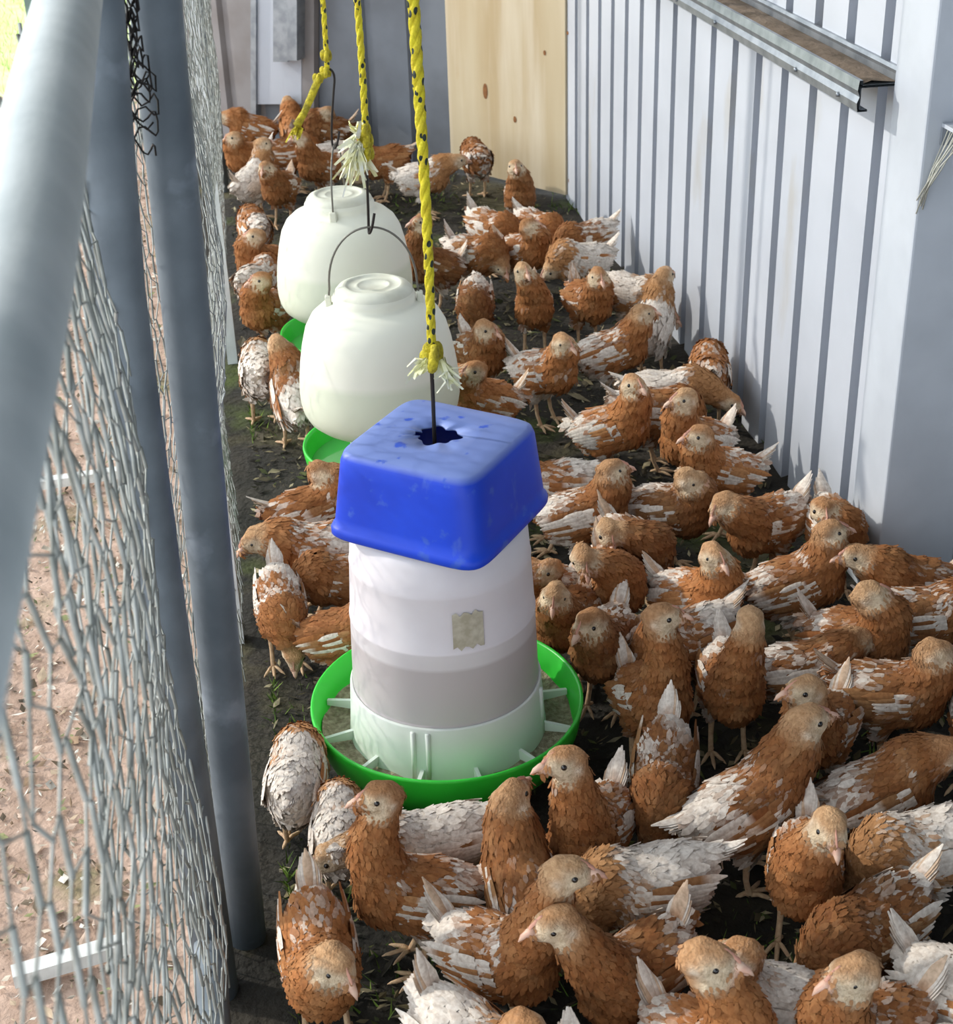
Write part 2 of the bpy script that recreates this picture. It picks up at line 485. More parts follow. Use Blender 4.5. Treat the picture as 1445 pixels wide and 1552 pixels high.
# bracket with cobweb on the near column
br = tag(empty('wall_bracket', (1.17, 2.17, 0.9)), 'small pale steel bracket with cobwebs on the grey column at right edge', 'bracket')
c0 = on_plane(1428, 190, (1.1, 2.169), (0, 1)) - np.array([1.17, 2.17, 0.9])
MB().box(c0[0], c0[0] + 0.1, -0.09, -0.001, c0[2] - 0.002, c0[2] + 0.004).build('shelf', M_COLUMN, br, smooth=False)
MB().box(c0[0], c0[0] + 0.1, -0.006, -0.001, c0[2] - 0.03, c0[2] - 0.002).build('back_plate', M_DARKWALL, br, smooth=False)
w = MB()
for k in range(9):
    a = c0 + np.array([0.004 + 0.01 * rng.random(), -0.07 + 0.06 * rng.random(), -0.003])
    b = c0 + np.array([-0.03 + 0.014 * rng.random(), -0.002, -0.11 - 0.03 * rng.random()])
    mid = (a + b) / 2 + rng.normal(0, 0.006, 3)
    mid[1] = min(mid[1], -0.004)
    w.tube([a, mid, b], 0.0012, 4)
w.build('cobweb', M_WEB, br)

# ------------------------------------------------------------------ fence, gate and wire mesh at the left
def hex_sheet(name, y0, y1, z0, z1, xf, cell, r, m, parent, seed, jit=0.10, twist=1.7, zf=None):
    """hexagonal netting in the Y-Z plane, each wire a thin prism; xf(y,z) gives its X"""
    rg = np.random.default_rng(seed)
    cw = cell; hh = cell * 0.62; sl = cell * 0.30
    nu = int((y1 - y0) / (cw / 2)) + 1
    nv = int((z1 - z0) / (hh + sl)) + 1
    P = {}
    def pt(i, j, top):
        key = (i, j, top)
        if key not in P:
            y = y0 + i * cw / 2
            z = z0 + j * (hh + sl) + (hh if top else 0.0)
            y += rg.normal(0, jit * cell); z += rg.normal(0, jit * cell)
            P[key] = np.array([xf(y, z) + rg.normal(0, 0.0015), y, z])
        return P[key]
    A, B, Rr = [], [], []
    for j in range(nv):
        for i in range(nu):
            if (i + j) % 2 == 0:
                a, b = pt(i, j, 0), pt(i, j, 1)
                A.append(a); B.append(b); Rr.append(r * twist)
                for di in (-1, 1):
                    if 0 <= i + di < nu and j + 1 < nv:
                        A.append(b); B.append(pt(i + di, j + 1, 0)); Rr.append(r)
    A = np.array(A); B = np.array(B); Rr = np.array(Rr)
    t = B - A; t /= np.linalg.norm(t, axis=1)[:, None]
    ref = np.tile([1.0, 0, 0], (len(t), 1))
    u = np.cross(t, ref); u /= np.linalg.norm(u, axis=1)[:, None]
    w_ = np.cross(t, u)
    ang = np.arange(4) * math.pi / 2
    ring = np.cos(ang)[None, :, None] * u[:, None, :] + np.sin(ang)[None, :, None] * w_[:, None, :]
    va = A[:, None, :] - t[:, None, :] * r + ring * Rr[:, None, None]
    vb = B[:, None, :] + t[:, None, :] * r + ring * Rr[:, None, None]
    v = np.concatenate([va, vb], 1).reshape(-1, 3)
    base = np.arange(len(A))[:, None] * 8
    k = np.arange(4); k2 = (k + 1) % 4
    q = (base[:, :, None] + np.stack([k, k2, k2 + 4, k + 4], 1)[None]).reshape(-1, 4)
    return make_obj(name, v, q, m, parent)

fence = tag(empty('wire_fence', (-0.1, 1.55, 0)), 'chicken wire fence on grey pipe and white posts along the left', 'fence')
def fx(y, z):
    base = -0.098 + (y - 1.55) * 0.0105
    t_ = min(max((z - 0.25) / 0.5, 0.0), 1.0) * min(max((y - 1.62) / 0.5, 0.0), 1.0)
    base += 0.034 * t_ * t_ * (3 - 2 * t_)
    return base + 0.012 * math.sin(3.1 * y + 2.3 * z) + 0.010 * math.sin(7.7 * z + 1.1 * y) - 0.008
fo = hex_sheet('wire_mesh', 1.58, 5.75, 0.005, 1.35, fx, 0.036, 0.0007, M_WIRE, fence, 5)
fo.location = -fence.location
fo = hex_sheet('wire_mesh', 1.50, 2.3, 0.005, 1.3, lambda y, z: fx(y, z) - 0.035, 0.036, 0.0007, M_WIRE, fence, 6)
fo.location = -fence.location
z = np.linspace(-0.02, 2.4, 12)
px_ = MB().tube(np.c_[np.interp(z, [0, 1.2, 2.4], [-0.102, -0.066, -0.03]), np.full(12, 1.55), z], 0.0255, 20).build('pipe_post', M_PIPED, fence)
px_.location = -fence.location
wp = MB().box(-0.100, -0.084, 2.29, 2.32, -0.01, 1.6).build('white_post', M_WHITEPOST, fence, smooth=False)
wp.location = -fence.location
wp = MB().box(-0.087, -0.062, 3.6, 3.63, -0.01, 1.6).build('white_post', M_WHITEPOST, fence, smooth=False)
wp.location = -fence.location
wp = MB().tube([(-0.07, 5.2, -0.01), (-0.07, 5.2, 2.4)], 0.02, 14).build('pipe_post', M_PIPED, fence)
wp.location = -fence.location

gate = tag(empty('pipe_gate', (-0.13, 1.46, 0)), 'galvanised pipe gate frame with chicken wire in the left foreground', 'gate')
g = MB().tube([(-0.104, 0.25, 1.215), (-0.106, 0.655, 1.226), (-0.106, 0.765, 1.238), (-0.113, 1.035, 1.252), (-0.121, 1.33, 1.262), (-0.126, 1.44, 1.262)], 0.0255, 28).build('top_rail', M_PIPE, gate)
g.location = -gate.location
g = MB().tube([(-0.142, 1.462, -0.01), (-0.139, 1.462, 0.6), (-0.134, 1.462, 0.95), (-0.118, 1.462, 1.2), (-0.112, 1.462, 1.29)], 0.0265, 24).build('upright', M_PIPED, gate)
g.location = -gate.location
g = MB().tube([(-0.11, 0.26, 0.09), (-0.142, 1.45, 0.09)], 0.02, 16).build('bottom_rail', M_PIPED, gate)
g.location = -gate.location
def gx(y, z):
    return -0.118 - 0.02 * (y - 0.4) + 0.012 * math.sin(5 * y + 3 * z) + 0.008 * math.sin(9 * z)
g = hex_sheet('wire_mesh', 0.32, 1.5, 0.03, 1.21, gx, 0.052, 0.0009, M_WIRE, gate, 8, 0.14, 2.1)
g.location = -gate.location
g = hex_sheet('wire_mesh', 0.8, 1.5, 0.03, 1.18, lambda y, z: gx(y, z) - 0.025 + 0.01 * math.sin(11 * y), 0.05, 0.0009, M_WIRE, gate, 9, 0.15, 2.1)
g.location = -gate.location
# rough tie wires round the posts
tw = MB()
rgt = np.random.default_rng(77)
for k in range(3):
    n_ = 90
    t_ = np.linspace(0, 1, n_)
    an = t_ * 2 * math.pi * (5 + 2 * k) + k
    rad_ = 0.010 + 0.006 * np.sin(7 * t_ + k)
    tw.tube(np.c_[-0.092 + 0.01 * k * 0.3 + rad_ * np.cos(an), 1.500 + 0.6 * rad_ * np.sin(an), 1.07 + 0.03 * k + 0.16 * t_ + 0.008 * np.sin(3 * an)], 0.0011, 5)
o = tw.build('tie_wire', M_DARKWIRE)
tag(o, 'dark tangled tie wire binding the two pipe posts near the top', 'wire')

# white battens on the ground outside, and a far post
for (cx_, cy_, hw, an, lab) in ((118, 716, 0.10, 0.1, 'white batten lying on the soil outside, farther from viewer'), (105, 1443, 0.075, 0.22, 'white batten lying on the soil outside, nearest the viewer')):
    p = on_z(cx_, cy_, 0.02)
    o = MB().box(-hw, hw, -0.012, 0.012, -0.012, 0.008).build('batten', M_BOARD, smooth=False)
    o.location = (p[0], p[1], 0.008); o.rotation_euler = (0, 0, an)
    tag(o, lab, 'batten', 'white battens outside the fence')
p = on_z(54, 48)
o = MB().box(-0.03, 0.03, -0.03, 0.03, -0.02, 1.3).build('fence_post', M_PIPED, smooth=False)
o.location = (p[0], p[1], -0.01)
tag(o, 'grey fence post far off at the edge of the grass', 'post')

# ------------------------------------------------------------------ loose litter (nobody could count it)
def flakes(name, n, xr, yr, size, palette, seed, z, m=M_FLAKE, slim=0.45, lift=0.35, where=None):
    rg = np.random.default_rng(seed)
    x = rg.uniform(*xr, n); y = yr[0] + (yr[1] - yr[0]) * rg.random(n) ** 1.25
    if where is not None:
        k = where(x, y, rg); x, y = x[k], y[k]; n = len(x)
    L = size * np.exp(rg.normal(0, 0.45, n)); Wd = L * slim * rg.uniform(0.3, 1.2, n)
    a = rg.uniform(0, 2 * math.pi, n)
    t = np.stack([np.cos(a), np.sin(a), rg.normal(0, lift, n)], 1); t /= np.linalg.norm(t, axis=1)[:, None]
    s = np.stack([-np.sin(a), np.cos(a), rg.normal(0, lift, n)], 1)
    c = np.stack([x, y, z + ground_noise(x, y) - 0.006 + 0.003 + 0.3 * L * np.abs(t[:, 2])], 1)
    v = np.stack([c - t * L[:, None] / 2, c + s * Wd[:, None] / 2, c + t * L[:, None] / 2 + np.array([0, 0, 0.002]), c - s * Wd[:, None] / 2], 1).reshape(-1, 3)
    v[:, 2] = np.minimum(v[:, 2], z + 0.007)
    q = np.arange(4 * n).reshape(-1, 4)
    pal = np.array(palette)
    col = np.repeat(pal[rg.integers(0, len(pal), n)] * rg.uniform(0.7, 1.15, (n, 1)), 4, 0)
    return make_obj(name, v, q, m, cols=col, smooth=False)
IN_PAL = [lin(84, 76, 56), lin(52, 46, 36), lin(120, 108, 76), lin(70, 76, 38), lin(44, 40, 32), lin(60, 54, 42), lin(150, 138, 104), lin(92, 98, 48), lin(176, 164, 130)]
o = flakes('floor_litter', 24000, (-0.05, 1.9), (0.7, 5.6), 0.016, IN_PAL, 21, 0.0,
           where=lambda x, y, r: ((x < 1.03) | (y < 2.1)) & (((np.stack([x, y], 1) - PLY_L) @ pn) > 0.03) & (((np.stack([x, y], 1) - PLY_L) @ nb) < -0.03))
tag(o, 'straw, leaf and feather litter trodden into the dark floor', 'litter', kind='stuff')
o = flakes('leaf_litter', 30000, (-2.2, -0.2), (0.6, 5.6), 0.0125, [lin(220, 206, 186), lin(186, 164, 138), lin(236, 228, 214), lin(150, 124, 98), lin(146, 148, 100), lin(110, 94, 74), lin(206, 180, 160)], 22, -0.008, slim=0.6)
tag(o, 'dry fallen leaves scattered on the soil outside the fence', 'leaves', kind='stuff')
def tufts(name, n, fpos, hgt, seed, cols):
    rg = np.random.default_rng(seed)
    x, y = fpos(rg, n)
    h = hgt * rg.uniform(0.4, 1.2, n); a = rg.uniform(0, 6.283, n)
    dx = np.stack([np.cos(a), np.sin(a), 0 * a], 1)
    lean = rg.normal(0, 0.5, (n, 2)) * h[:, None]
    base = np.stack([x, y, np.full(n, -0.006)], 1)
    tip = base + np.c_[lean, h]
    wv = 0.0022
    v = np.stack([base - dx * wv, base + dx * wv, tip], 1).reshape(-1, 3)
    t = np.arange(3 * n).reshape(-1, 3)
    cc = np.array(cols)[rg.integers(0, len(cols), n)]
    return make_obj(name, v, t, M_FLAKE, cols=np.repeat(cc, 3, 0), smooth=False)
GR = [lin(96, 128, 44), lin(124, 150, 60), lin(80, 104, 40)]
spots = [on_z(*p) for p in ((840, 1455), (990, 1390), (1170, 1440), (590, 1470), (430, 1330), (440, 1420), (380, 1480), (1330, 1180), (880, 310), (400, 1080), (385, 640), (640, 300), (1180, 640))]
def gpos(rg, n):
    k = rg.integers(0, len(spots), n); s = np.array(spots)[k]
    return np.maximum(s[:, 0] + rg.normal(0, 0.05, n), -0.04), s[:, 1] + rg.normal(0, 0.05, n)
tag(tufts('grass_sprigs', 900, gpos, 0.022, 31, GR), 'sparse green grass sprigs coming up through the dark floor', 'grass', kind='stuff')
def gout(rg, n):
    return rg.uniform(-2.5, -0.3, n), rg.uniform(7.0, 14.0, n)
tag(tufts('lawn_grass', 9000, gout, 0.08, 32, [lin(196, 220, 136), lin(214, 230, 160), lin(176, 208, 112)]), 'bright sunlit grass beyond the fence at upper left', 'grass', kind='stuff')

# ------------------------------------------------------------------ feeder
FEED = np.array([0.2226, 1.855])
feeder = tag(empty('poultry_feeder', (*FEED, 0)), 'white hanging feeder tub with green tray and square blue cap', 'feeder')
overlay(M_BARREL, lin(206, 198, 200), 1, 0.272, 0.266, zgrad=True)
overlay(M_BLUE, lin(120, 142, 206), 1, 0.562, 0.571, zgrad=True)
overlay(M_BLUE, lin(52, 92, 206), 30, 0.62, 0.68, seed=9)
prof = [(0.0, 0.05), (0.165, 0.05), (0.188, 0.062), (0.2, 0.09), (0.2065, 0.128), (0.206, 0.132), (0.203, 0.133), (0.2, 0.130), (0.194, 0.095), (0.183, 0.072), (0.162, 0.062), (0.0, 0.062)]
MB().lathe(prof, 96).build('tray', M_GREEN, feeder)
# mash in the tray, slightly heaped and uneven
a = np.arange(96) * 2 * math.pi / 96
rr = [0.12, 0.145, 0.16, 0.175, 0.1915]
hz = [0.088, 0.087, 0.084, 0.083, 0.090]
v = []
for r_, h_ in zip(rr, hz):
    v.append(np.stack([r_ * np.cos(a), r_ * np.sin(a), h_ + 0.003 * np.sin(5 * a + r_ * 90) + 0.002 * np.sin(13 * a)], 1))
v = np.concatenate(v); k = np.arange(96); k2 = (k + 1) % 96
q = np.concatenate([np.stack([i * 96 + k, i * 96 + k2, (i + 1) * 96 + k2, (i + 1) * 96 + k], 1) for i in range(4)])
MB().add(v, q).build('feed', M_FEED, feeder)
MB().lathe([(0.150, 0.085), (0.148, 0.10), (0.1435, 0.172), (0.1415, 0.176), (0.138, 0.172), (0.142, 0.085)], 96).build('collar', M_COLLAR, feeder)
for k in range(12):
    an = k * math.pi / 6 + 0.13
    f = MB()
    c, s = math.cos(an), math.sin(an)
    pts = []
    for (r0, z0) in ((0.1475, 0.090), (0.1925, 0.092), (0.1925, 0.101), (0.1475, 0.106)):
        for t_ in (-0.0028, 0.0028):
            pts.append((r0 * c - t_ * s, r0 * s + t_ * c, z0))
    f.add(pts, [(0, 2, 4, 6), (1, 7, 5, 3), (0, 1, 3, 2), (2, 3, 5, 4), (4, 5, 7, 6), (6, 7, 1, 0)])
    f.build('divider', M_COLLAR, feeder, smooth=False)
for an in (-2.05, -1.90, -0.42, 1.2):
    c, s = math.cos(an), math.sin(an)
    MB().tube([(0.1475 * c, 0.1475 * s, 0.088), (0.145 * c, 0.145 * s, 0.168)], 0.004, 6).build('rib', M_COLLAR, feeder)
bp = [(0.1385, 0.16), (0.139, 0.18), (0.1355, 0.29), (0.1365, 0.293), (0.1363, 0.297), (0.135, 0.30), (0.1305, 0.38), (0.1312, 0.383), (0.1300, 0.387), (0.1265, 0.43), (0.112, 0.452), (0.110, 0.45), (0.124, 0.425), (0.132, 0.29), (0.135, 0.165)]
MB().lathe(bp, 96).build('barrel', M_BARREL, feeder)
# faded sticker on the barrel
st = []
n1 = 9
for iz in range(5):
    zz = 0.305 + iz * 0.0135
    for ia in range(n1):
        an = -1.60 + 0.33 * ia / (n1 - 1)
        r_ = 0.1372 - (zz - 0.29) * 0.045
        jag = 0.004 * math.sin(ia * 2.3) if iz in (0, 4) else 0
        st.append((r_ * math.cos(an), r_ * math.sin(an), zz + jag))
i = (np.arange(4)[:, None] * n1 + np.arange(n1 - 1)[None, :]).ravel()
MB().add(st, np.stack([i, i + 1, i + n1 + 1, i + n1], 1)).build('sticker', M_STICKER, feeder)
# blue cap: rounded square bucket upside down, jagged hole in its top
def sq(a_, p=7.0, rot=math.radians(-37)):
    th = np.arange(128) * 2 * math.pi / 128
    c, s = np.cos(th), np.sin(th)
    r_ = a_ / (np.abs(c) ** p + np.abs(s) ** p) ** (1 / p)
    return np.stack([r_ * np.cos(th + rot), r_ * np.sin(th + rot)], 1), th
lv = [(0.1196, 0.446, 8), (0.122, 0.4486, 8), (0.122, 0.4562, 8), (0.1201, 0.4605, 8), (0.1172, 0.463, 8), (0.1158, 0.4767, 8), (0.1119, 0.5108, 8), (0.1086, 0.5406, 8), (0.1066, 0.5577, 8), (0.1033, 0.567, 8), (0.0975, 0.5709, 8), (0.0772, 0.5726, 5), (0.054, 0.573, 4)]
v = []
for (a_, z_, p_) in lv:
    xy, th = sq(a_, p_)
    v.append(np.c_[xy, np.full(128, z_)])
hr = 0.028 + 0.004 * np.sin(3 * th + 0.6) + 0.003 * np.sin(7 * th) + np.where(np.abs(th - 3.4) < 0.22, 0.012, 0)
rot = math.radians(-37)
v.append(np.c_[hr * np.cos(th + rot), hr * np.sin(th + rot), np.full(128, 0.573)])
n = len(v); v = np.concatenate(v)
k = np.arange(128); k2 = (k + 1) % 128
q = np.concatenate([np.stack([i * 128 + k, i * 128 + k2, (i + 1) * 128 + k2, (i + 1) * 128 + k], 1) for i in range(n - 1)])
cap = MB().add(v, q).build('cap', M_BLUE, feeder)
md = cap.modifiers.new('wall', 'SOLIDIFY'); md.thickness = 0.0025; md.offset = -1
cap.rotation_euler = (math.radians(1.0), math.radians(0.5), 0)

# ------------------------------------------------------------------ waterers
def make_waterer():
    w_ = empty('poultry_waterer')
    P = [(0.0, 0.475), (0.055, 0.475)]
    body = [(0.078, 0.444), (0.080, 0.452), (0.0815, 0.458), (0.079, 0.462), (0.079, 0.444)]
    prof = [(0.076, 0.470), (0.078, 0.466), (0.080, 0.462), (0.0795, 0.456), (0.080, 0.450), (0.089, 0.446), (0.108, 0.439), (0.125, 0.424), (0.137, 0.402), (0.1455, 0.37), (0.152, 0.335), (0.1565, 0.30),
            (0.158, 0.275), (0.1575, 0.255), (0.154, 0.236), (0.146, 0.220), (0.132, 0.208), (0.112, 0.200), (0.09, 0.195), (0.074, 0.190), (0.068, 0.178), (0.066, 0.095), (0.066, 0.092), (0.0, 0.092)]
    MB().lathe(prof, 80).build('jug', M_JUG, w_)
    MB().lathe([(0.0768, 0.466), (0.074, 0.474), (0.068, 0.481), (0.060, 0.484), (0.056, 0.486), (0.052, 0.4845), (0.050, 0.482), (0.034, 0.4815), (0.031, 0.4835), (0.029, 0.4815), (0.0, 0.481)], 64).build('lid', M_LID, w_)
    tp = [(0.0, 0.07), (0.10, 0.07), (0.135, 0.082), (0.156, 0.11), (0.163, 0.150), (0.162, 0.154), (0.159, 0.154), (0.155, 0.148), (0.148, 0.112), (0.13, 0.092), (0.10, 0.082), (0.0, 0.08)]
    MB().lathe(tp, 72).build('tray', M_GREEN, w_)
    MB().lathe([(0.0, 0.114), (0.1475, 0.114)], 64).build('water', M_WATER, w_)
    for s in (-1, 1):
        e = MB().box(s * 0.088 - 0.006, s * 0.088 + 0.006, -0.008, 0.008, 0.436, 0.466)
        eo = e.build('ear', M_LID, w_, smooth=False)
        b_ = eo.modifiers.new('bevel', 'BEVEL'); b_.width = 0.003; b_.segments = 2
    a_ = np.linspace(0, math.pi, 26)
    arc = np.c_[0.084 * np.cos(a_), 0 * a_, 0.478 + 0.118 * np.sin(a_) ** 0.9]
    arc = np.r_[[(0.088, 0, 0.452)], arc, [(-0.088, 0, 0.452)]]
    MB().tube(arc, 0.0021, 8).build('bail_handle', M_BAIL, w_)
    return w_
WA = np.array([0.2245, 2.73]); WB = np.array([0.211, 3.36])
wat = make_waterer()
wat.location = (*WA, 0); wat.rotation_euler = (0, 0, math.radians(-6))
tag(wat, 'nearer white jug drinker with green tray, behind the blue-capped feeder', 'waterer', 'hanging drinkers')
w2 = wat.copy(); COL.objects.link(w2)
w2.location = (*WB, 0); w2.rotation_euler = (0, 0, math.radians(76))
w2['label'] = 'farther white jug drinker, behind the other jug drinker'
for ch in wat.children:
    c2 = ch.copy(); COL.objects.link(c2); c2.parent = w2

# ------------------------------------------------------------------ ropes and hook wires
def rope(label, x, y, z0, z1, r0, r1, frays, knots, extra=None, wob=0.002):
    ro = tag(empty('rope', (x, y, z0)), label, 'rope', 'yellow ropes hanging from the roof')
    n = 60
    zz = np.linspace(0, z1 - z0, n)
    t_ = zz / (z1 - z0)
    r_ = r0 + (r1 - r0) * t_
    # three laid strands twisting about each other
    for k in range(3):
        ph = 2 * math.pi * k / 3
        n3 = int((z1 - z0) / 0.006)
        z3 = np.linspace(0, z1 - z0, n3)
        r3 = (r0 + (r1 - r0) * z3 / (z1 - z0))
        an = z3 / 0.07 * 2 * math.pi + ph
        MB().tube(np.c_[0.38 * r3 * np.cos(an) + wob * np.sin(9 * z3), 0.38 * r3 * np.sin(an), z3], r3 * 0.64, 7).build('strand', M_ROPE, ro)
    for (dx, dy, dz, kr) in knots:
        a_ = np.linspace(0, 2 * math.pi, 44)
        R1 = kr * 0.55
        pts = np.c_[dx + R1 * (np.sin(a_) + 0.9 * np.sin(2 * a_)) * 0.75, dy + R1 * (np.cos(a_) - 0.9 * np.cos(2 * a_)) * 0.75, dz + R1 * 1.25 * -np.sin(3 * a_)]
        MB().tube(pts, kr * 0.50, 8).build('knot', M_KNOTROPE, ro)
    rg = np.random.default_rng(int(x * 1000))
    for (dx, dy, dz, L, dirx, num, col) in frays:
        m_ = MB()
        for k in range(num):
            d0 = np.array([dirx + rg.normal(0, 0.35), rg.normal(-0.1, 0.35), -1 + rg.normal(0, 0.25)]); d0 /= np.linalg.norm(d0)
            s0 = np.cross(d0, rg.normal(0, 1, 3)); s0 /= np.linalg.norm(s0)
            b0 = np.array([dx, dy, dz]) + rg.normal(0, 0.003, 3)
            ll = L * rg.uniform(0.55, 1.1); ww = rg.uniform(0.002, 0.0055)
            p1 = b0 + d0 * ll * 0.5 + rg.normal(0, 0.004, 3); p2 = b0 + d0 * ll + rg.normal(0, 0.006, 3)
            m_.add([b0 - s0 * ww * 0.5, b0 + s0 * ww * 0.5, p1 + s0 * ww, p1 - s0 * ww, p2 + s0 * ww * 0.6, p2 - s0 * ww * 0.6], [(0, 1, 2, 3), (3, 2, 4, 5)])
        m_.build('frayed_end', col, ro, smooth=False)
    if extra is not None:
        MB().tube(extra[0], extra[1], 8).build('rope_tail', M_KNOTROPE, ro)
    return ro
CEIL = 2.42
rope('thick yellow rope with black flecks holding the blue-capped feeder', FEED[0] + 0.002, FEED[1], 0.685, CEIL, 0.0064, 0.0128,
     [(-0.008, -0.006, -0.002, 0.03, -0.9, 16, M_FRAY), (0.012, -0.006, -0.004, 0.045, 0.45, 20, M_FRAY)], [(0, -0.002, -0.004, 0.014), (0.002, -0.004, 0.008, 0.012)])
rope('yellow flecked rope with a white frayed end above the nearer jug', WA[0] + 0.004, WA[1], 0.735, CEIL, 0.0068, 0.0068,
     [(-0.012, -0.008, 0.02, 0.075, -0.28, 46, M_FRAY), (-0.02, -0.006, 0.03, 0.03, -0.9, 14, M_FRAY), (-0.014, -0.004, 0.03, -0.03, 0.2, 12, M_FRAY)], [(0, 0, 0.0, 0.0125), (0, 0, 0.024, 0.0125), (-0.002, -0.003, 0.044, 0.011)])
WBr = (WB[0] - 0.004, WB[1])
rope('thin yellow rope with a dangling tail above the farther jug', WBr[0], WBr[1], 0.755, CEIL, 0.0062, 0.0062,
     [(-0.075, -0.02, -0.105, 0.03, -0.4, 16, M_KNOTROPE)], [(0.0, 0, 0.035, 0.011), (-0.004, 0, 0.0, 0.011), (-0.022, -0.004, -0.012, 0.010)],
     extra=([(0.0, 0, 0.0), (-0.02, -0.004, -0.012), (-0.038, -0.01, -0.045), (-0.058, -0.016, -0.08), (-0.078, -0.02, -0.108)], [0.008, 0.009, 0.009, 0.008, 0.010]))
def wire(label, pts, r):
    pts = np.array(pts, float)
    b = pts[0]
    # smooth the path
    for _ in range(2):
        q_ = [pts[0]]
        for i in range(len(pts) - 1):
            q_ += [0.75 * pts[i] + 0.25 * pts[i + 1], 0.25 * pts[i] + 0.75 * pts[i + 1]]
        q_.append(pts[-1]); pts = np.array(q_)
    o = MB().tube(pts - b, r, 8).build('hook_wire', M_DARKWIRE)
    o.location = b
    return tag(o, label, 'wire', 'wire hooks under the ropes')
wire('straight black wire dropping into the hole of the blue cap', [(FEED[0], FEED[1], 0.42), (FEED[0], FEED[1], 0.55), (FEED[0] + 0.001, FEED[1], 0.62), (FEED[0] + 0.001, FEED[1], 0.69)], 0.0028)
hx_ = WA[0]
wire('black wire hook holding the bail of the nearer jug', [(hx_ + 0.010, WA[1] - 0.012, 0.625), (hx_ + 0.004, WA[1] - 0.012, 0.597), (hx_ - 0.002, WA[1] - 0.006, 0.583), (hx_ - 0.001, WA[1] + 0.006, 0.592), (hx_, WA[1] + 0.004, 0.62), (hx_ + 0.002, WA[1], 0.70), (hx_ + 0.004, WA[1], 0.76)], 0.0026)
bx_, by_ = WB
wire('bent dark wire hook rising from the farther jug to the rope', [(bx_ + 0.012, by_ - 0.004, 0.625), (bx_ + 0.006, by_ - 0.006, 0.598), (bx_ - 0.002, by_ - 0.004, 0.584), (bx_ - 0.006, by_ + 0.004, 0.596), (bx_ - 0.004, by_, 0.64), (bx_ + 0.006, by_, 0.71), (bx_ + 0.012, by_, 0.745), (bx_ + 0.004, by_, 0.762), (bx_ - 0.006, by_, 0.758)], 0.0026)

# ------------------------------------------------------------------ chickens
RUST = lin(168, 110, 64); DRUST = lin(134, 80, 44); TAN = lin(206, 162, 114); WHITE = lin(240, 230, 218)
CREAM = lin(240, 218, 186); PALE = lin(240, 226, 204)

def surface_net(val, org, h):
    nx, ny, nz = val.shape
    ins = val < 0
    cnt = np.zeros((nx - 1, ny - 1, nz - 1), np.int32)
    acc = np.zeros((nx - 1, ny - 1, nz - 1, 3), np.float32)
    corners = [(i, j, k) for i in (0, 1) for j in (0, 1) for k in (0, 1)]
    sl = lambda c: (slice(c[0], nx - 1 + c[0]), slice(c[1], ny - 1 + c[1]), slice(c[2], nz - 1 + c[2]))
    for c in corners:
        for ax in range(3):
            if c[ax] == 0:
                d = list(c); d[ax] = 1
                a, b = val[sl(c)], val[sl(d)]
                x = (a < 0) != (b < 0)
                t_ = np.where(x, a / (a - b + 1e-12), 0)
                cnt += x
                for q_ in range(3):
                    acc[..., q_] += np.where(x, c[q_] + (t_ if q_ == ax else 0), 0)
    act = cnt > 0
    idx = -np.ones(act.shape, np.int64)
    idx[act] = np.arange(act.sum())
    ii = np.stack(np.nonzero(act), 1)
    v = org + h * (ii + acc[act] / cnt[act][:, None])
    quads = []
    for ax in range(3):
        a = [slice(1, -1)] * 3; b = [slice(1, -1)] * 3
        a[ax] = slice(0, -1); b[ax] = slice(1, None)
        A, B = ins[tuple(a)], ins[tuple(b)]
        for flip in (False, True):
            e = np.stack(np.nonzero((A & ~B) if not flip else (~A & B)), 1)
            if not len(e): continue
            e = e + 1; e[:, ax] -= 1
            u, w_ = [(1, 2), (2, 0), (0, 1)][ax]
            du = np.zeros(3, int); du[u] = 1; dw = np.zeros(3, int); dw[w_] = 1
            g_ = lambda q_: idx[q_[:, 0], q_[:, 1], q_[:, 2]]
            qd = np.stack([g_(e - du - dw), g_(e - dw), g_(e), g_(e - du)], 1)
            quads.append(qd[:, ::-1] if flip else qd)
    return v, np.concatenate(quads)

def sd_cone(P, a, b, ra, rb):
    ab = b - a
    t_ = np.clip(((P - a) @ ab) / (ab @ ab), 0, 1)
    return np.linalg.norm(P - a - t_[..., None] * ab, axis=-1) - (ra + (rb - ra) * t_)

def sd_ell(P, c, Rm, r):
    q_ = (P - c) @ Rm       # columns of Rm are the axes
    k0 = np.linalg.norm(q_ / r, axis=-1); k1 = np.linalg.norm(q_ / (r * r), axis=-1)
    return k0 * (k0 - 1) / (k1 + 1e-9)

def smin(a, b, k):
    h_ = np.maximum(k - np.abs(a - b), 0) / k
    return np.minimum(a, b) - h_ * h_ * k * 0.25

def axes(f):
    f = _n(np.asarray(f, float))
    s = np.cross([0, 0, 1.0], f)
    s = _n(s) if np.linalg.norm(s) > 1e-3 else np.array([0, 1.0, 0])
    u = np.cross(f, s)
    return np.stack([f, s, u], 1)

def vert_normals(v, q):
    fn = np.cross(v[q[:, 2]] - v[q[:, 0]], v[q[:, 3]] - v[q[:, 1]])
    n_ = np.zeros_like(v)
    for c in range(4):
        np.add.at(n_, q[:, c], fn)
    return n_ / (np.linalg.norm(n_, axis=1)[:, None] + 1e-12)

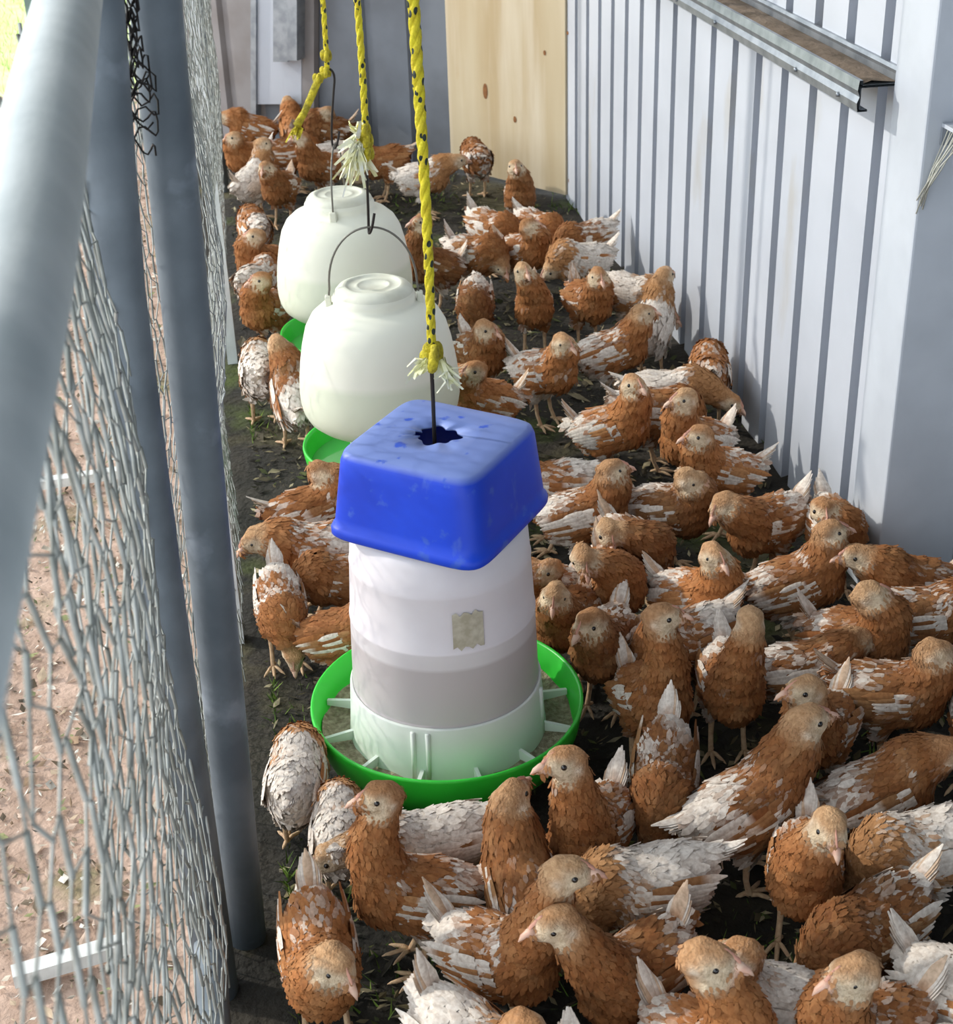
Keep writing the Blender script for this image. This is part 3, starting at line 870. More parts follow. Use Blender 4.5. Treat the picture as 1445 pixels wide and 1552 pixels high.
def blades(base, d, nrm, L, Wd, lift, curl, rows=4):
    """batch of feather blades: each a curved leaf with a raised shaft line. -> verts (n, rows*3, 3), quads"""
    n_ = len(base)
    s = np.cross(nrm, d); s /= np.linalg.norm(s, axis=1)[:, None] + 1e-9
    tt = np.linspace(0, 1, rows)
    prof_w = np.interp(tt, [0, 0.35, 0.75, 1.0], [0.55, 1.0, 0.85, 0.16])
    out = np.zeros((n_, rows * 3, 3))
    for i, t_ in enumerate(tt):
        mid = base + d * (L * t_)[:, None] + nrm * (lift * t_ + curl * t_ * t_)[:, None]
        hw = (Wd * prof_w[i] * 0.5)[:, None]
        out[:, i * 3 + 1] = mid + nrm * (Wd * 0.13)[:, None]
        out[:, i * 3] = mid - s * hw
        out[:, i * 3 + 2] = mid + s * hw
    qs = []
    for i in range(rows - 1):
        for j in range(2):
            a = i * 3 + j
            qs.append((a, a + 3, a + 4, a + 1))
    qs = np.array(qs)
    q = (np.arange(n_)[:, None, None] * rows * 3 + qs[None]).reshape(-1, 4)
    return out, q

def soft_normals(me, nrm, k):
    n_ = len(me.vertices)
    own = np.zeros(n_ * 3, np.float32)
    me.vertices.foreach_get('normal', own)
    own = own.reshape(-1, 3)
    fl = (own * nrm).sum(1) < 0
    own[fl] *= -1
    m_ = nrm * k + own * (1 - k)
    m_ /= np.linalg.norm(m_, axis=1)[:, None] + 1e-9
    me.normals_split_custom_set_from_vertices(m_.tolist())

def shade_feather(rows, cols, rg):
    """per-blade colour with a slightly paler edge/tip"""
    n_ = len(cols)
    c = np.repeat(cols[:, None, :], rows * 3, 1)
    k = np.ones(rows * 3); k[1::3] = 0.95
    tip = np.repeat(np.linspace(0.96, 1.04, rows), 3)
    return np.clip(c * (k * tip)[None, :, None], 0, 1)

def build_chicken(c):
    """c: dict with pos (x,y), heading, head point (world) or None, head yaw/pitch, white, scale, pitch, seed, fine"""
    rg = np.random.default_rng(c['seed'])
    s = c['scale']
    root = empty('chicken', (c['pos'][0], c['pos'][1], 0.0), c['heading'])
    root.scale = (s, s, s)
    ch, sh = math.cos(c['heading']), math.sin(c['heading'])
    def to_local_dir(w_):
        return np.array([ch * w_[0] + sh * w_[1], -sh * w_[0] + ch * w_[1], w_[2]])
    HS = 1.31
    bz = 0.172
    p = math.radians(c['pitch'])
    cp, sp_ = math.cos(p), math.sin(p)
    Rb = np.array([[cp, 0, -sp_], [0, 1, 0], [sp_, 0, cp]])
    C0 = np.array([0, 0, bz])
    B = lambda x, y, z: C0 + Rb @ np.array([x, y, z])
    NB = B(0.062, 0, 0.036)
    if c['head'] is not None:
        Hd = to_local_dir((np.array(c['head']) - np.array([*c['pos'], 0]))) / s
        d = Hd - NB
        L = np.linalg.norm(d)
        Hd = NB + d / L * np.clip(L, 0.066, 0.178)
        # keep the head off the trunk
        if Hd[2] < NB[2] + 0.03 and Hd[0] < NB[0] + 0.05 and abs(Hd[1]) < 0.055:
            Hd[0] = NB[0] + 0.055
    elif c['pose'] == 'down':
        Hd = B(0.122, 0.012 * rg.normal(), -0.045); Hd[2] = max(Hd[2], 0.055)
    else:
        Hd = NB + np.array([0.035, 0.01 * rg.normal(), 0.085])
    Hd[2] = max(Hd[2], 0.045)
    hy = c['hyaw'] - c['heading']; hp = math.radians(c['hpitch'])
    hf = np.array([math.cos(hy) * math.cos(hp), math.sin(hy) * math.cos(hp), math.sin(hp)])
    A = axes(hf)
    # spine of the neck
    d = Hd - NB
    ctrl = NB + np.array([0.028, 0, 0.3 * max(d[2], 0)]) + 0.3 * d * np.array([0.6, 0.5, 0.6])
    back = Hd - hf * 0.010 - np.array([0, 0, 0.010])
    ts = np.linspace(0, 1, 6)
    neck = [(1 - t_) ** 2 * NB + 2 * t_ * (1 - t_) * ctrl + t_ * t_ * back for t_ in ts]
    nr = np.interp(ts, [0, 0.4, 0.75, 1], [0.046, 0.034, 0.026, 0.023])
    h = 0.0052 if c['fine'] else 0.0070
    lo = np.array([-0.175, -0.085, 0.035]); hi = np.array([0.14, 0.085, 0.26])
    for q_ in neck + [Hd + hf * 0.03]:
        lo = np.minimum(lo, q_ - 0.045); hi = np.maximum(hi, q_ + 0.045)
    dims = np.ceil((hi - lo) / h).astype(int) + 1
    gx_ = [lo[i] + h * np.arange(dims[i]) for i in range(3)]
    P = np.stack(np.meshgrid(*gx_, indexing='ij'), -1)
    D = sd_ell(P, B(-0.012, 0, 0.0), Rb, np.array([0.092, 0.058, 0.064]))
    D = smin(D, sd_ell(P, B(0.046, 0, -0.004), Rb, np.array([0.052, 0.053, 0.061])), 0.03)
    D = smin(D, sd_cone(P, B(-0.062, 0, 0.012), B(-0.112, 0, 0.034), 0.042, 0.017), 0.03)
    D = smin(D, sd_ell(P, B(-0.052, 0, -0.03), Rb, np.array([0.045, 0.042, 0.04])), 0.02)
    for i in range(5):
        D = smin(D, sd_cone(P, neck[i], neck[i + 1], nr[i], nr[i + 1]), 0.022)
    D = smin(D, sd_ell(P, Hd, A, HS * np.array([0.0275, 0.0195, 0.0215])), 0.010)
    D = smin(D, sd_cone(P, Hd + hf * 0.012 * HS - A[:, 2] * 0.003, Hd + hf * 0.0315 * HS - A[:, 2] * 0.005 * HS, 0.0145 * HS, 0.0075 * HS), 0.008)
    hips = []
    stance = c.get('stance', 0.0)
    for sd in (-1, 1):
        a = B(-0.012, sd * 0.030, -0.028)
        foot_x = 0.005 + sd * stance
        k_ = np.array([-0.016 + 0.4 * sd * stance, sd * 0.032, 0.078])
        hips.append((k_, np.array([foot_x, sd * 0.034, 0.0])))
        D = smin(D, sd_cone(P, a, k_ + np.array([0, 0, 0.008]), 0.030, 0.0125), 0.018)
    # feathery unevenness
    D = D + 0.0014 * (np.sin(170 * P[..., 0] + 60 * P[..., 2] + c['seed']) * np.sin(150 * P[..., 1]) + np.sin(190 * P[..., 2] - 70 * P[..., 0])) * (D < 0.01)
    v, q = surface_net(D.astype(np.float32), lo, h)
    nv = vert_normals(v, q)
    # ---- colour field
    ph = rg.uniform(0, 6.28, 12)
    fr = rg.uniform(20, 60, (4, 3)) * rg.choice([-1, 1], (4, 3))
    def patch(X):
        o_ = 0
        for k in range(4):
            o_ = o_ + np.sin(X @ fr[k] + ph[k])
        return o_ / 4          # ~ -1..1
    wv = c['white']
    nk = np.array(neck)
    def zones(X):
        dh = np.linalg.norm(X - Hd, axis=1)
        dn = np.min(np.linalg.norm(X[:, None, :] - nk[None, 1:, :], axis=2) - nr[None, 1:], axis=1)
        loc = (X - C0) @ Rb
        return dh, dn, loc
    def white_prob(X):
        dh, dn, loc = zones(X)
        w_ = 0.10 + 0.42 * np.clip((-loc[:, 0] - 0.0) / 0.10, 0, 1) + 0.22 * np.clip(loc[:, 2] / 0.05, 0, 1) * (loc[:, 0] < 0.05)
        w_ += 0.45 * np.clip((-loc[:, 2] - 0.03) / 0.03, 0, 1) * (loc[:, 0] < 0.0)
        w_ = w_ * (0.38 + 1.75 * wv) + max(0, wv - 0.6) * 0.9
        w_ = np.where(dn < 0.012, w_ * 0.35 + 0.03, w_)
        return w_
    tone = float(np.clip(rg.normal(0, 0.17), -0.3, 0.35))
    def colour(X, crisp, rgx):
        n_ = len(X)
        wp_ = white_prob(X)
        pt = patch(X) * 0.5 + 0.5
        rnd = rgx.random(n_)
        mixw = np.clip((wp_ - 0.55 * pt - 0.42 * rnd + 0.10) / crisp, 0, 1)[:, None]
        rust = RUST * (1 + tone) + (DRUST - RUST) * (rgx.random((n_, 1)) * 0.55) + (TAN - RUST) * (np.clip(patch(X * 1.7 + 0.3), 0, 1)[:, None] * 0.30 + 0.12 * rgx.random((n_, 1)))
        if wv > 0.6:
            rust = rust * 0.6 + TAN * 0.4
        return rust * (1 - mixw) + WHITE * mixw * (0.90 + 0.1 * rgx.random((n_, 1)))
    cb = colour(v, 0.35, rg)
    dh, dn, loc = zones(v)
    hl = (v - Hd) @ A / HS                  # head frame: forward, side, up
    inhead = np.clip((0.040 - dh / HS) / 0.010, 0, 1)
    face = np.clip((hl[:, 0] + 0.012) / 0.014, 0, 1) * np.clip((0.017 - hl[:, 2]) / 0.010, 0, 1)
    face *= inhead
    crown = inhead * (1 - face)
    cr_col = (0.35 + 0.65 * c['crown']) * (0.7 * TAN + 0.3 * CREAM) + (0.65 - 0.65 * c['crown']) * RUST
    cb = cb * (1 - crown[:, None] * 0.75) + crown[:, None] * 0.75 * cr_col
    fcol = CREAM * (0.85 + 0.25 * patch(v * 3)[:, None] * 0.5)
    cb = cb * (1 - face[:, None]) + face[:, None] * fcol
    ear = np.exp(-((hl[:, 0] + 0.010) ** 2 + (hl[:, 2] + 0.004) ** 2) / 0.00004) * (np.abs(hl[:, 1]) > 0.010)
    cb = cb * (1 - 0.7 * ear[:, None]) + 0.7 * ear[:, None] * PALE
    muz = np.clip((hl[:, 0] - 0.024) / 0.008, 0, 1) * inhead
    cb = cb * (1 - muz[:, None]) + muz[:, None] * lin(222, 172, 150)
    belly = np.clip((-loc[:, 2] - 0.035) / 0.02, 0, 1) * (loc[:, 0] < 0.03)
    cb = cb * (1 - 0.5 * belly[:, None]) + 0.5 * belly[:, None] * lin(206, 176, 140)
    # legs and feet in the same body mesh
    lm = MB()
    for (kn, ft) in hips:
        lm.tube([kn + np.array([0.004, 0, 0.022]), kn, (kn + ft) / 2 + np.array([-0.004, 0, 0]), ft + np.array([-0.002, 0, 0.012]), ft + np.array([0, 0, 0.006])], [0.0085, 0.0068, 0.0052, 0.0056, 0.006], 8)
        for an, L in ((0.0, 0.05), (0.62, 0.042), (-0.62, 0.042), (2.8, 0.022)):
            dd = np.array([math.cos(an), math.sin(an), 0])
            o0 = ft + np.array([0, 0, 0.006])
            lm.tube([o0, o0 + dd * L * 0.35 + [0, 0, 0.003], o0 + dd * L * 0.75 - [0, 0, 0.0015], o0 + dd * L * 0.9 - [0, 0, 0.002], o0 + dd * L * 1.05 - [0, 0, 0.0045]], [0.0048, 0.0044, 0.004, 0.0026, 0.0008], 6)
    lv_ = np.concatenate(lm.v); lq = np.concatenate(lm.q); lt = np.concatenate(lm.t)
    nb_ = len(v)
    allv = np.concatenate([v, lv_])
    cols = np.concatenate([cb, np.tile(lin(212, 182, 142), (len(lv_), 1))])
    make_obj('body', allv, [np.concatenate([q, lq + nb_]), lt + nb_], [M_BODY, M_LEG], root, cols=cols,
             midx=np.concatenate([np.zeros(len(q)), np.ones(len(lq) + len(lt))]))
    # ---- plumage: overlapping feather blades on trunk and neck
    cell = 0.0086 if c['fine'] else 0.0125
    order = rg.permutation(len(v))
    keys = np.floor(v[order] / cell).astype(np.int64)
    kk = keys[:, 0] * 73856093 ^ keys[:, 1] * 19349663 ^ keys[:, 2] * 83492791
    _, first = np.unique(kk, return_index=True)
    sel = order[first]
    X = v[sel]; N_ = nv[sel]
    dh, dn, loc = zones(X)
    keep = (dh > 0.034) & (X[:, 2] > 0.085)
    X, N_, loc, dn, dh = X[keep], N_[keep], loc[keep], dn[keep], dh[keep]
    # flow: down the neck, then back along the trunk
    seg = np.array([neck[i] - neck[i + 1] for i in range(5)]); seg /= np.linalg.norm(seg, axis=1)[:, None]
    mids = np.array([(neck[i] + neck[i + 1]) / 2 for i in range(5)])
    dd = np.linalg.norm(X[:, None] - mids[None], axis=2)
    near = seg[np.argmin(dd, 1)]
    wn = np.clip(1 - (dn - 0.0) / 0.02, 0, 1)[:, None]
    front = np.clip(loc[:, 0] / 0.06, 0, 1)[:, None]
    trunk = -Rb[:, 0][None] * (1 - 0.6 * front) + np.array([0, 0, -1.0])[None] * (0.25 + 0.55 * front)
    flow = wn * near + (1 - wn) * trunk + rg.normal(0, 0.16, X.shape)
    flow -= (flow * N_).sum(1)[:, None] * N_
    flow /= np.linalg.norm(flow, axis=1)[:, None] + 1e-9
    big = np.clip((0.03 - loc[:, 0]) / 0.1, 0, 1)
    k_ = 1.0 if c['fine'] else 1.3
    L = (0.0150 + 0.010 * big) * rg.uniform(0.8, 1.2, len(X)) * k_
    L = np.where(dn < 0.006, 0.0125 * k_, L)
    L = np.where(dh < 0.045, 0.0095 * k_, L)
    Wd = L * rg.uniform(0.42, 0.62, len(X))
    bl, bq = blades(X + N_ * 0.0006, flow, N_, L, Wd, L * 0.035, L * rg.uniform(-0.02, 0.05, len(X)))
    colf = colour(X, 0.30, rg)
    nearhead = np.clip((0.05 - dh) / 0.015, 0, 1)[:, None]
    colf = colf * (1 - nearhead * 0.6) + nearhead * 0.6 * cr_col
    cf = shade_feather(4, colf, rg)
    o_ = make_obj('plumage', bl.reshape(-1, 3), bq, M_FEATHER, root, cols=cf.reshape(-1, 3))
    soft_normals(o_.data, np.repeat(N_, 12, 0), 0.7)
    o_['kind'] = 'stuff'
    # ---- wings: folded, layered flight feathers over a shallow pad
    for sd in (-1, 1):
        bb, dd_, nn_, LL, WW, lf = [], [], [], [], [], []
        droop = c.get('droop', 0.0)
        for row, (nf, x0, x1, zt, zb, Lf, Wf) in enumerate(((7, -0.055, -0.005, -0.028, 0.034, 0.074, 0.015), (8, -0.02, 0.03, -0.032, 0.032, 0.048, 0.015), (8, 0.012, 0.046, -0.026, 0.030, 0.034, 0.014))):
            for k in range(nf):
                f_ = k / (nf - 1)
                zz = zt + (zb - zt) * f_
                xx = x0 + (x1 - x0) * (1 - f_ * 0.6) * 0.6 + 0.01
                # ride on the trunk's ellipsoid side
                ry = 0.057 * math.sqrt(max(0.05, 1 - ((xx + 0.012) / 0.104) ** 2 - (zz / 0.070) ** 2))
                yy = sd * (ry + 0.0035 + 0.0022 * row)
                n0 = _n(np.array([0.12 * xx / 0.1, sd * 1.0, zz / 0.075]))
                d0 = np.array([-1.0, -sd * 0.20 * (0.4 + 0.6 * (row == 0)), (0.12 - f_ * 0.34) + 0.05 - droop])
                d0 = d0 - (d0 @ n0) * n0; d0 = _n(d0)
                bb.append(B(xx, yy, zz)); dd_.append(Rb @ d0); nn_.append(Rb @ n0)
                LL.append(Lf * rg.uniform(0.9, 1.12) * (0.8 + 0.35 * f_)); WW.append(Wf * rg.uniform(0.9, 1.2)); lf.append(0.002)
        bb, dd_, nn_ = map(np.array, (bb, dd_, nn_)); LL, WW, lf = map(np.array, (LL, WW, lf))
        bl, bq = blades(bb, dd_, nn_, LL, WW, lf, -LL * 0.06, rows=5)
        n_ = len(bb)
        tips = bb + dd_ * (LL * 0.5)[:, None]
        pw = np.clip(0.20 + 0.75 * wv + 0.35 * patch(tips), 0.05, 0.97)
        iswhite = rg.random(n_) < pw
        base_c = RUST * (1 + tone) + (DRUST - RUST) * rg.random((n_, 1)) * 0.5 + (TAN - RUST) * rg.random((n_, 1)) * 0.5
        wc = np.where(iswhite[:, None], WHITE * rg.uniform(0.86, 1.0, (n_, 1)), base_c)
        cw_ = shade_feather(5, wc, rg)
        # many wing feathers are two-toned: rust base, white tip
        two = rg.random(n_) < 0.3 + 0.3 * wv
        cw_[two, 9:, :] = cw_[two, 9:, :] * 0.25 + WHITE * 0.75
        make_obj('wing', bl.reshape(-1, 3), bq, M_FEATHER, root, cols=cw_.reshape(-1, 3))
    # ---- tail fan
    nf = 9
    tl = c.get('tail', 28.0)
    bb, dd_, nn_, LL, WW = [], [], [], [], []
    for k in range(nf):
        f_ = (k / (nf - 1)) * 2 - 1
        up_ = math.radians(tl) + 0.12 * (1 - abs(f_)) + p
        d0 = _n(np.array([-math.cos(up_), 0.15 * f_, math.sin(up_)]))
        n0 = _n(np.cross(d0, [0, 1, 0]) * (1 if True else 1))
        n0 = _n(n0 + np.array([0, 0.9 * f_, 0]))
        if n0[2] < 0: n0 = -n0; 
        bb.append(B(-0.092, 0.012 * f_, 0.030 + 0.006 * (1 - abs(f_)))); dd_.append(d0); nn_.append(n0 - (n0 @ d0) * d0)
        LL.append((0.050 + 0.034 * (1 - abs(f_))) * rg.uniform(0.94, 1.06)); WW.append(0.0165)
    bb, dd_, nn_ = map(np.array, (bb, dd_, nn_)); LL, WW = map(np.array, (LL, WW))
    bl, bq = blades(bb, dd_, nn_, LL, WW, LL * 0.02, LL * 0.04, rows=5)
    tc_ = np.where((rg.random(nf) < 0.55 + 0.5 * wv)[:, None], WHITE, TAN * 0.6 + WHITE * 0.4)
    ct = shade_feather(5, tc_, rg)
    ct[:, :6, :] = ct[:, :6, :] * (0.35 + 0.4 * wv) + (RUST * (0.65 - 0.4 * wv))
    make_obj('tail', bl.reshape(-1, 3), bq, M_FEATHER, root, cols=ct.reshape(-1, 3))
    # ---- head parts
    def HP(f_, s_, u_):
        return Hd + HS * (A @ np.array([f_, s_, u_]))
    bk = MB()
    up_pts = [HP(0.0275, 0, -0.001), HP(0.035, 0, -0.002), HP(0.042, 0, -0.0045), HP(0.0475, 0, -0.0095)]
    bk.tube(up_pts, [0.0088, 0.0070, 0.0046, 0.0008], 10, flat=0.95)
    bk.tube([HP(0.0270, 0, -0.0085), HP(0.034, 0, -0.0088), HP(0.0425, 0, -0.0098)], [0.0064, 0.0046, 0.0010], 8)
    bk.build('beak', M_BEAK, root)
    cm = MB()
    pts = []
    for k in range(9):
        f_ = k / 8
        x_ = 0.033 - 0.018 * f_
        zb = 0.0055 + 0.0125 * math.sin(f_ * 1.2)
        hgt = 0.0010 + 0.0018 * abs(math.sin(f_ * 9.5)) * (1 - 0.5 * f_)
        for sd in (-1, 1):
            pts.append(HP(x_, sd * 0.0018, zb - 0.003))
        pts.append(HP(x_, 0, zb + hgt))
    tq = []
    for k in range(8):
        a = k * 3
        tq += [(a, a + 3, a + 5, a + 2), (a + 1, a + 2, a + 5, a + 4)]
    cm.add(pts, tq)
    cm.build('comb', M_COMB, root)
    for sd in (-1, 1):
        e = MB()
        an = np.linspace(0, math.pi, 7)
        prof_ = np.stack([0.0052 * np.sin(an), -0.0052 * np.cos(an)], 1)
        e.lathe(prof_, 10)
        ev = np.concatenate(e.v) * np.array([1, 0.75, 1]) if False else np.concatenate(e.v)
        ctr = HP(0.0095, sd * 0.0163, 0.0035)
        make_obj('eye', ev + ctr, np.concatenate(e.q), M_EYE, root)
    return root

